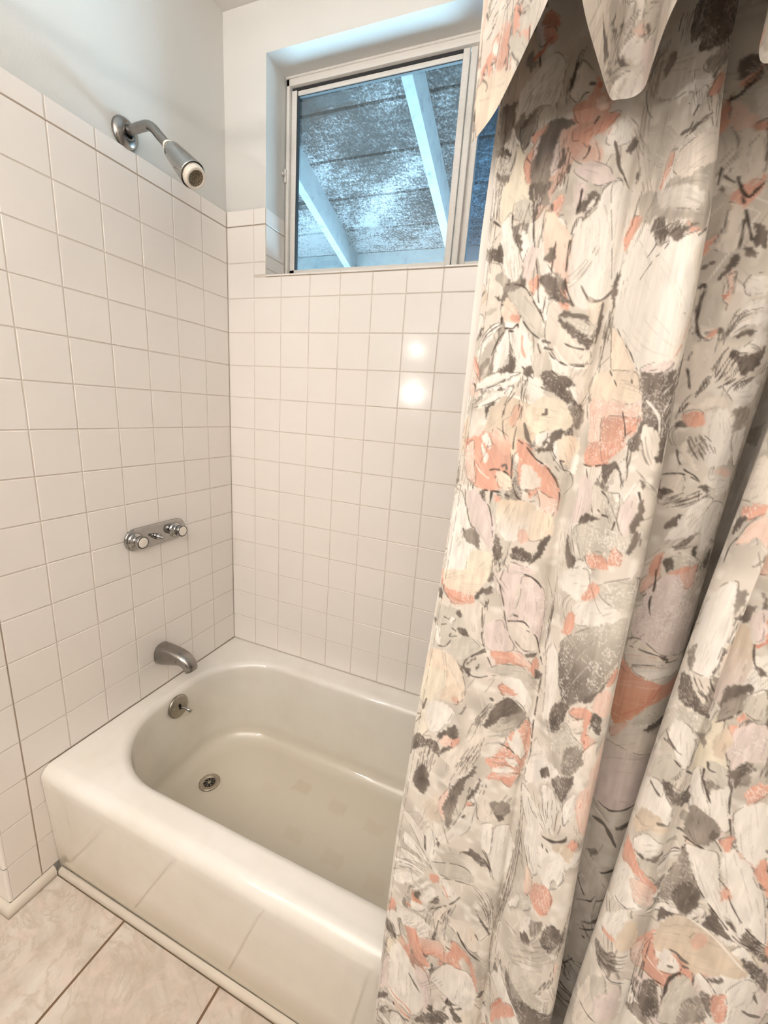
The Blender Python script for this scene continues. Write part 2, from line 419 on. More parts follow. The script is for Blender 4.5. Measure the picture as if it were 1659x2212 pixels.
box(bm, .777, WX1 - .045, Y0 + .03, Y0 + .048, WZ1 - .045, WZ1 - .0235, 0, .001); box(bm, .777, WX1 - .045, Y0 + .03, Y0 + .048, WZ0 + .03, WZ0 + .05, 0, .001)
fs = obj('fixed_sash', bm, M['alu'], win, angle=30)
bm = bmesh.new(); box(bm, .776, WX1 - .044, Y0 + .038, Y0 + .041, WZ0 + .049, WZ1 - .044)
obj('pane', bm, M['glass_dark'], fs, smooth=False)
bm = bmesh.new(); box(bm, WX0 - .001, WX0 + .005, Y0 - .008, Y0 + .001, 2.022, 2.060, 0, .001); box(bm, WX0 - .0005, WX0 + .004, Y0 - .022, Y0 - .007, 2.039, 2.045, 0, .001)
obj('latch', bm, M['alu'], win, angle=30)

# ------------------------------------------------------------------ covered patio outside
SL, H0 = .3465, 2.7251
pz = lambda y: H0 - SL * y
pc = thing('patio_cover', 'weathered plank patio roof on white rafters seen through the window', 'patio roof', (.5, 1.4, -.1))
def part(name, bm, m, **k):
    o = obj(name, bm, m, None, **k); o.parent = pc; o.matrix_parent_inverse = Matrix.Translation(pc.location).inverted(); return o
bm = bmesh.new(); ye = [.165, .196, .396, .596, .796, .996, 1.196, 1.42]
for a, b in zip(ye, ye[1:]):
    a2, b2 = a + .002, b - .002
    pr = [(a2, .012), (a2 + .004, 0), (b2 - .004, 0), (b2, .012), (b2, .02), (a2, .02)]
    A = [bm.verts.new((-2.2, y, pz(y) + d)) for y, d in pr]; B = [bm.verts.new((3.2, y, pz(y) + d)) for y, d in pr]
    for k in range(6): bm.faces.new((A[k], B[k], B[(k + 1) % 6], A[(k + 1) % 6]))
for y in ye[1:-1]:                                    # roofing felt showing dark in the joints
    bm.faces.new([bm.verts.new(p) for p in ((-2.2, y - .006, pz(y) + .018), (3.2, y - .006, pz(y) + .018), (3.2, y + .006, pz(y) + .018), (-2.2, y + .006, pz(y) + .018))]).material_index = 1
part('roof_boards', bm, [M['board'], M['black']], smooth=False)
for xr in (-.843, -.1898, .4635, 1.1168, 1.77):
    bm = bmesh.new()
    pr = [(xr - .0425, 0), (xr, 0), (xr, -.1345), (xr - .0425, -.1345)]; rings = []
    for y in (.165, .5, .9, 1.364): rings.append([(x, y, pz(y) + d) for x, d in pr])
    V = skin_rings(bm, rings); bm.faces.new(V[0]); bm.faces.new(V[-1][::-1])
    bmesh.ops.bevel(bm, geom=[e for e in bm.edges if abs((e.verts[0].co - e.verts[1].co).y) > .1], offset=.002, segments=1, affect='EDGES')
    part('rafter', bm, M['beam'], smooth=False)
bm = bmesh.new(); z1 = pz(1.364) - .004; box(bm, -2.2, 3.2, 1.364, 1.41, z1 - .19, z1, 0, .002); part('header_beam', bm, M['beam'], smooth=False)
for xp in (-1.9, 2.6):
    bm = bmesh.new(); box(bm, xp, xp + .09, 1.345, 1.435, -.1, z1 - .18, 0, .003); part('post', bm, M['beam'], smooth=False)
bm = bmesh.new(); box(bm, -6, 7, .165, 9, -.2, -.1); struct(obj('patio_slab', bm, M['ground'], smooth=False))

# ------------------------------------------------------------------ bathtub
CX, CY = .762, -.36
def rr(theta, x0, x1, y0, y1, rx, ry):
    dx, dy = math.cos(theta), math.sin(theta)
    tx = ((x1 if dx > 0 else x0) - CX) / dx if abs(dx) > 1e-9 else 1e9
    ty = ((y1 if dy > 0 else y0) - CY) / dy if abs(dy) > 1e-9 else 1e9
    t = min(tx, ty); px, py = CX + dx * t, CY + dy * t
    ex = x1 - rx if dx > 0 else x0 + rx; ey = y1 - ry if dy > 0 else y0 + ry
    if rx > 0 and (px - ex) * dx > 0 and (py - ey) * dy > 0:
        ox, oy = CX - ex, CY - ey
        a = (dx / rx) ** 2 + (dy / ry) ** 2; b = 2 * (ox * dx / rx ** 2 + oy * dy / ry ** 2); c = (ox / rx) ** 2 + (oy / ry) ** 2 - 1
        t = (-b + math.sqrt(max(b * b - 4 * a * c, 0))) / (2 * a); px, py = CX + dx * t, CY + dy * t
    return px, py
OP = dict(x0=.052, x1=1.45, y0=-.648, y1=-.074, rx=.245, ry=.225)
def perimeter_angles(n):
    th = np.linspace(0, 2 * PI, 20001); P_ = np.array([rr(t, **OP) for t in th]); L = np.r_[0, np.cumsum(np.hypot(*np.diff(P_, axis=0).T))]
    return list(np.interp(np.linspace(0, L[-1], n + 1)[:-1], L, th))
angs = perimeter_angles(300) + [math.atan2(y - CY, x - CX) % (2 * PI) for x in (.0015, RX - .0015) for y in (-.69, -.001)]
angs = sorted(angs)
tub = thing('bathtub', 'cream enamel alcove bathtub with rounded front rim, between tiled walls', 'bathtub', (CX, -.36, 0))
def tpart(name, bm, m, parent=None, **k):
    o = obj(name, bm, m, None, **k); o.parent = parent or tub
    o.matrix_parent_inverse = Matrix.Translation((CX, -.36, 0)).inverted() if parent is None else Matrix.Identity(4)
    return o
rings = []
BASE = [rr(t, .0015, RX - .0015, -.69, -.001, 0, 0) for t in angs]
def outer(yf, z): return [(x, yf if y < -.6899 else y, z) for x, y in BASE]
RO = .033; yf0 = -.7265
rings.append(outer(-.7125, .002)); rings.append(outer(-.7245, TUBH - .06))
for k in range(0, 8):
    a = k * PI / 14
    rings.append(outer(yf0 + RO - RO * math.cos(a), TUBH - RO + RO * math.sin(a)))
def op(d, z, **kw):
    q = dict(OP); q.update(kw)
    return [(*rr(t, q['x0'] + d, q['x1'] - d, q['y0'] + d, q['y1'] - d, q['rx'] - d * .8, q['ry'] - d * .8), z) for t in angs]
rings.append(op(-.020, TUBH)); rings.append(op(-.010, TUBH - .0003))
for k in range(1, 8):
    a = k * PI / 14 * .93; R_ = .024
    rings.append(op(-.010 + R_ * math.sin(a), TUBH - R_ * (1 - math.cos(a))))
# walls lean in towards the floor; the far (back-rest) end leans most
wl = [(.0, .0), (.25, .2), (.5, .42), (.75, .66), (1, .9)]
zt, zb = TUBH - .026, .098
def wall(f, z, extra=0):
    return op(.0145, z, x0=OP['x0'] + .022 * f + extra, x1=OP['x1'] - .19 * f - extra, y0=OP['y0'] + .028 * f + extra, y1=OP['y1'] - .030 * f - extra, rx=.235 - .02 * f, ry=.215 - .03 * f)
for f in (.12, .3, .5, .7, .9, 1.0): rings.append(wall(f, zt + (zb - zt) * f))
for k in range(1, 8):
    a = k * PI / 14; rings.append(wall(1.0, zb - .046 * math.sin(a), .052 * (1 - math.cos(a))))
last = rings[-1]; fz = .0515
for s in (.8, .55, .3, .1): rings.append([(CX + (p[0] - CX) * s, CY + (p[1] - CY) * s, fz + .004 * (1 - s)) for p in last])
bm = bmesh.new(); V = skin_rings(bm, rings); bm.faces.new(V[-1]); bmesh.ops.recalc_face_normals(bm, faces=bm.faces)
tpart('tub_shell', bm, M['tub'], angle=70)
# overflow plate on the drain end wall
oc = Vector((.073, -.356, .300)); on = Vector((1, 0, .12)).normalized(); R0 = .0385
bm = bmesh.new(); rg = lathe(bm, oc, on, [(-.004, R0 - .001), (.002, R0), (.0045, R0 - .002), (.0062, R0 - .006), (.0072, .014), (.0072, 0)], 48)
ovf = tpart('overflow_plate', bm, M['steel'], angle=35)
u = Vector((0, 1, 0)); w = on.cross(u).normalized()
bm = bmesh.new()
a0 = oc + on * .006; tube(bm, [a0, a0 + on * .014 + Vector((0, 0, .001)), a0 + on * .034 + Vector((0, .002, -.003)), a0 + on * .047 + Vector((0, .003, -.008))], [.0050, .0048, .0052, .0058], 14)
tpart('trip_lever', bm, M['chrome'], ovf, angle=50)
bm = bmesh.new(); box(bm, -.0035, .0035, -.010, .010, 0, .0012)
bmesh.ops.transform(bm, matrix=Matrix.Translation(a0 + on * .0006) @ Matrix((u, w, on)).transposed().to_4x4(), verts=bm.verts)
tpart('lever_slot', bm, M['black'], ovf, smooth=False)
for s in (-1, 1):
    bm = bmesh.new(); lathe(bm, oc + on * .0068 + u * (.021 * s) + w * (-.002 * s), on, [(-.001, .0042), (.0012, .004), (.0018, .0022), (.0006, .0016), (.0006, 0)], 16)
    tpart('screw', bm, M['steel'], ovf)
# drain with cross-bar strainer
dc = Vector((.206, -.3655, .0532)); up = Vector((0, 0, 1))
bm = bmesh.new(); lathe(bm, dc, up, [(-.002, .0335), (.0028, .0335), (.0042, .031), (.0042, .027), (.0030, .0245), (.0034, .0225), (.0028, .0195), (-.001, .0185)], 56)
dr = tpart('drain', bm, M['drain_steel'], angle=40)
bm = bmesh.new(); lathe(bm, dc + up * .0008, up, [(0, 0), (0, .0192)], 40); tpart('drain_hole', bm, M['black'], dr)
bm = bmesh.new()
lathe(bm, dc + up * .0012, up, [(0, .0045), (.0016, .0045), (.0018, 0)], 20)
for k in range(8):
    a = k * PI / 4 + .25; d = Vector((math.cos(a), math.sin(a), 0)); q = Vector((-d.y, d.x, 0)) * .0007
    p0, p1 = dc + up * .0026 + d * .002, dc + up * .0026 + d * .0195
    V = [[bm.verts.new(p + q * s + up * z) for s, z in ((-1, 0), (1, 0), (1, -.0015), (-1, -.0015))] for p in (p0, p1)]
    for k2 in range(4): bm.faces.new((V[0][k2], V[0][(k2 + 1) % 4], V[1][(k2 + 1) % 4], V[1][k2]))
    for s in (-1, 1):
        e0 = dc + up * .0026 + d * .0105; e1 = dc + up * .0026 + (d * .0185 + Vector((-d.y, d.x, 0)) * .0068 * s)
        q2 = Vector((-(e1 - e0).y, (e1 - e0).x, 0)).normalized() * .0006
        if s == 1: bm.faces.new([bm.verts.new(p) for p in (e0 - q2, e0 + q2, e1 + q2, e1 - q2)])
tpart('strainer', bm, M['drain_steel'], dr, smooth=False)

# ------------------------------------------------------------------ shower head
sh = thing('showerhead', 'chrome shower head on a bent arm above the tiled wall', 'shower head', (0, -.35, 1.941))
def upart(th, name, bm, m, parent=None, **k):
    o = obj(name, bm, m, None, **k); o.parent = parent or th
    if parent is None: o.matrix_parent_inverse = Matrix.Translation(th.location).inverted()
    return o
bm = bmesh.new(); lathe(bm, (-.006, -.35, 1.941), (1, 0, 0), [(-.004, .034), (.004, .0345), (.009, .032), (.013, .026), (.0155, .018), (.0165, .0125), (.010, .0115)], 48)
upart(sh, 'wall_flange', bm, M['dull_chrome'], angle=50)
arm = catmull([(-.02, 1.9445), (.02, 1.9455), (.055, 1.9475), (.076, 1.9465), (.092, 1.9385), (.112, 1.920), (.143, 1.8915)], 8)
bm = bmesh.new(); tube(bm, [(x, -.35, z) for x, z in arm], .0108, 28); upart(sh, 'shower_arm', bm, M['dull_chrome'], angle=60)
ax = Vector((.735, 0, -.678)).normalized(); so = Vector((.1365, -.35, 1.8975))
bm = bmesh.new(); lathe(bm, so, ax, [(-.003, .0112), (-.001, .0122), (.001, .0122), (.003, .0112)], 28); upart(sh, 'thread_tape', bm, M['white_plastic'])
bm = bmesh.new(); lathe(bm, so, ax, [(.002, .0105), (.010, .0125), (.013, .0150), (.016, .0190), (.021, .0218), (.032, .0232), (.055, .0262), (.080, .0292), (.098, .0308), (.1025, .0312), (.1025, .0300), (.094, .0292), (.094, 0)], 56)
upart(sh, 'head_body', bm, M['chrome'], angle=45)
bm = bmesh.new(); lathe(bm, so, ax, [(.0945, .0292), (.0995, .0292), (.0995, .025)], 56); upart(sh, 'seal_ring', bm, M['dark_rubber'])
bm = bmesh.new(); n = 144; d_, u_, w_ = frame_of(ax); rg = []
for a, r, rib in ((.0965, .0266, 1), (.104, .0268, 1), (.1105, .0264, 1), (.1140, .0252, 0), (.1155, .0235, 0), (.1155, .0200, 0), (.1140, .0190, 0), (.107, .0180, 0)):
    rg.append([so + d_ * a + (u_ * math.cos(2 * PI * k / n) + w_ * math.sin(2 * PI * k / n)) * (r - (.0007 if rib and (k // 2) % 2 else 0)) for k in range(n)])
skin_rings(bm, rg); upart(sh, 'nozzle_ring', bm, M['nozzle'], angle=30)
bm = bmesh.new(); n = 72; rg = []
for a, r in ((.1138, .0189), (.1095, .012), (.1075, .005)):
    rg.append([so + d_ * (a - (.0012 if k % 2 else 0)) + (u_ * math.cos(2 * PI * k / n) + w_ * math.sin(2 * PI * k / n)) * r for k in range(n)])
V = skin_rings(bm, rg); bm.faces.new(V[-1]); upart(sh, 'spray_face', bm, M['spray'], angle=20)

# ------------------------------------------------------------------ shower valve: two knobs and a diverter on one plate
va = thing('shower_valve', 'chrome two-knob tub valve plate with white knob caps on left tile wall', 'faucet valve', (0, -.338, .892))
def stadium(cy, cz, hl, r, x, n=18):
    p = []
    for s, t0_ in ((1, -PI / 2), (-1, PI / 2)):
        for k in range(n + 1):
            t = t0_ + PI * k / n; p.append((x, cy + s * (hl - r0st) + r * math.cos(t), cz + r * math.sin(t)))
    return p
r0st = .034; bm = bmesh.new()
rg = [stadium(-.338, .892, .108, .034 - d, x) for x, d in ((-.002, .001), (.0035, 0), (.006, .0015), (.0072, .005), (.0074, .012))]
V = skin_rings(bm, rg); bm.faces.new(V[-1]); upart(va, 'escutcheon', bm, M['chrome'], angle=50)
for y in (-.4150, -.2720):
    o_ = (.0, y, .8905); bm = bmesh.new()
    lathe(bm, o_, (1, 0, 0), [(.0055, .0245), (.009, .0243), (.0125, .021), (.015, .0155), (.017, .0135), (.0195, .0135), (.0215, .0172), (.024, .0180), (.037, .0184), (.039, .0178), (.039, .0160)], 44)
    kb = upart(va, 'knob', bm, M['chrome'], angle=45)
    bm = bmesh.new(); lathe(bm, o_, (1, 0, 0), [(.0375, .0180), (.0394, .0178), (.0396, .0152), (.0392, .0150)], 44); upart(va, 'cap_ring', bm, M['dark_rubber'], kb)
    bm = bmesh.new(); lathe(bm, o_, (1, 0, 0), [(.0385, .0153), (.0398, .0150), (.0401, .0138), (.0401, 0)], 44); upart(va, 'knob_cap', bm, M['white_plastic'], kb)
bm = bmesh.new(); lathe(bm, (0, -.3445, .8875), (1, 0, -.03), [(.006, .0098), (.012, .0095), (.0135, .0085), (.0145, .0092), (.021, .0086), (.0225, .0070), (.024, .0062), (.036, .0050), (.038, .0042), (.038, 0)], 32)
upart(va, 'diverter_stem', bm, M['chrome'], angle=40)

# ------------------------------------------------------------------ tub spout
sp = thing('tub_spout', 'worn chrome tub spout on the left tile wall just above the rim', 'spout', (0, -.345, .475))
st = [(-.003, .513, -.003, .439, .0315), (.002, .5135, .002, .4385, .0318), (.03, .5135, .03, .444, .0305), (.06, .5115, .062, .4535, .0285), (.085, .5075, .085, .4595, .0265), (.103, .502, .098, .4605, .0250), (.119, .494, .106, .4575, .0235), (.132, .482, .110, .452, .0222), (.140, .468, .1115, .447, .0212), (.1415, .454, .1125, .4435, .0205), (.1385, .4515, .1150, .4440, .0180), (.136, .458, .118, .452, .016)]
bm = bmesh.new(); rg = []
for xt, zt_, xb, zb_, hw in st:
    c = Vector(((xt + xb) / 2, -.345, (zt_ + zb_) / 2)); h = (Vector((xt, -.345, zt_)) - Vector((xb, -.345, zb_))) / 2; ring = []
    for k in range(40):
        a = 2 * PI * k / 40; ca, sa = math.cos(a), math.sin(a); e = .82
        ring.append(c + h * (abs(sa) ** e * (1 if sa > 0 else -1)) + Vector((0, hw, 0)) * (abs(ca) ** e * (1 if ca > 0 else -1)))
    rg.append(ring)
V = skin_rings(bm, rg); bm.faces.new(V[-1]); bmesh.ops.recalc_face_normals(bm, faces=bm.faces)
upart(sp, 'spout_body', bm, M['dull_chrome'], angle=45)
bm = bmesh.new(); lathe(bm, (.1265, -.345, .4515), (.35, 0, -1), [(0, 0), (0, .0125)], 24); upart(sp, 'spout_mouth', bm, M['black'], smooth=False)

# ------------------------------------------------------------------ shower curtain
# plan outline of the hanging cloth, given at several heights: (x, y) from the free edge to the wall
TB = dict(
 L=[(2.02, 1.010), (1.595, 1.0044), (1.535, 1.0085), (1.437, 1.0093), (1.365, 1.009), (1.317, 1.006), (1.24, 1.0043), (1.184, 1.0023), (1.106, .9975), (1.03, .9935), (.937, .987), (.846, .983), (.754, .977), (.646, .9735), (.489, .971), (.312, .969), (.07, .966)],
 V=[(2.02, 1.14), (1.636, 1.135), (1.5, 1.1293), (1.41, 1.130), (1.367, 1.1235), (1.3, 1.1235), (1.24, 1.1215), (1.19, 1.1185), (1.1, 1.1235), (.98, 1.127), (.84, 1.126), (.72, 1.129), (.58, 1.131), (.07, 1.136)],
 C=[(2.02, 1.168), (1.607, 1.176), (1.5, 1.1815), (1.39, 1.186), (1.3, 1.188), (1.24, 1.192), (1.1, 1.192), (.98, 1.1955), (.89, 1.196), (.755, 1.2017), (.59, 1.208), (.07, 1.214)],
 E=[(2.02, 1.262), (1.4, 1.256), (1.313, 1.252), (1.25, 1.247), (1.176, 1.2415), (1.08, 1.2365), (.98, 1.2325), (.93, 1.231), (.8, 1.227), (.67, 1.2215), (.45, 1.217), (.07, 1.212)],
 M=[(2.02, 1.275), (1.348, 1.266), (1.28, 1.261), (1.1, 1.2615), (.07, 1.26)])
def tab(k, z):
    t = np.array(TB[k][::-1]); return sum(np.interp(z + d, t[:, 0], t[:, 1]) * w for d, w in ((-.05, .2), (-.025, .2), (0, .2), (.025, .2), (.05, .2)))
XR = 1.2665
def outline(z):
    l, v, c, e, xm = (float(tab(k, z)) for k in 'LVCEM')
    m = l + (v - l) * .5
    return [(l, -.772), (l + .012, -.781), (m - .008, -.797), (v - .016, -.799), (v, -.792), (v + .012, -.803),
            (v + (c - v) * .55, -.834), (c - .008, -.838), (c, -.820), (c - .003, -.797), (c - .010, -.772), (c - .002, -.762),
            (xm - .045, -.772), (xm - .024, -.781), (xm - .006, -.771), (xm, -.752), (xm - .003, -.733), (xm + .005, -.724), (xm + .013, -.735),
            (xm + .010, -.765), ((e + xm) * .5 + .006, -.795), (e, -.822), (e + .006, -.842), (e + .018, -.851),
            (XR - .006, -.842), (XR + .004, -.836), (XR + .035, -.846), (XR + .085, -.850), (XR + .125, -.830), (XR + .145, -.790), (XR + .16, -.765),
            (XR + .18, -.785), (XR + .20, -.822), (1.495, -.800)]
NU, NV = 980, 1900
K = 24
ZG = np.linspace(2.02, .07, 79)                              # outline levels
LV = np.array([catmull(outline(z), K) for z in ZG])
# resample every level at the same fractions, spaced by arc length at eye height
mid = LV[int(np.argmin(abs(ZG - 1.2)))]; L0 = np.r_[0, np.cumsum(np.hypot(*np.diff(mid, axis=0).T))]; SLEN = L0[-1]
su = np.linspace(0, SLEN, NU)
prm = np.interp(su, L0, np.arange(len(L0)))
LR = np.stack([np.stack([np.interp(prm, np.arange(len(L0)), LV[i, :, k]) for k in (0, 1)], 1) for i in range(len(ZG))])
def smooth_levels(z):
    zz = ZG[::-1]; A = LR[::-1]; k = np.clip(np.searchsorted(zz, z) - 1, 0, len(zz) - 2); t = ((z - zz[k]) / (zz[k + 1] - zz[k]))[:, None, None]
    return A[k] * (1 - t) + A[k + 1] * t
ZT, ZB = 1.98, .075
zv = np.linspace(ZT, ZB, NV)
XY = smooth_levels(zv)
# fine hang: small ripples of the cloth
uu = su[None, :]; zz_ = zv[:, None]
XY[..., 1] += .0016 * np.sin(uu * 95 + 1.7 * np.sin(zz_ * 4.1)) * np.clip((uu - .01) * 30, 0, 1)
tb_ = np.clip((zz_ - 1.47) / .13, 0, 1); tb_ = tb_ * tb_ * (3 - 2 * tb_)              # drawn flatter towards the rod
XY[..., 1] = -.766 + (XY[..., 1] + .766) * (1 - .55 * tb_)
XY[..., 1] = np.where(zz_ < .43, np.minimum(XY[..., 1], -.7335), XY[..., 1])
def grid_mesh(name, P, col, m, parent=None):
    nv, nu = P.shape[:2]; me = bpy.data.meshes.new(name)
    idx = np.arange(nv * nu).reshape(nv, nu)
    q = np.stack([idx[:-1, :-1], idx[1:, :-1], idx[1:, 1:], idx[:-1, 1:]], -1).reshape(-1, 4)
    me.vertices.add(nv * nu); me.vertices.foreach_set('co', P.reshape(-1).astype(np.float32))
    me.loops.add(q.size); me.loops.foreach_set('vertex_index', q.reshape(-1).astype(np.int32))
    me.polygons.add(len(q)); me.polygons.foreach_set('loop_start', np.arange(0, q.size, 4, dtype=np.int32))
    try: me.polygons.foreach_set('loop_total', np.full(len(q), 4, dtype=np.int32))
    except Exception: pass
    me.polygons.foreach_set('use_smooth', np.ones(len(q), dtype=bool))
    me.update(calc_edges=True)
    if col is not None:
        a = me.color_attributes.new('print', 'BYTE_COLOR', 'POINT')
        c = np.ones((nv * nu, 4), np.float32); c[:, :3] = col.reshape(-1, 3); a.data.foreach_set('color', c.reshape(-1))
    me.materials.append(m)
    o = bpy.data.objects.new(name, me); C.objects.link(o)
    if parent is not None: o.parent = parent
    return o
P3 = np.concatenate([XY, np.repeat(zv[:, None, None], NU, 1)], -1)
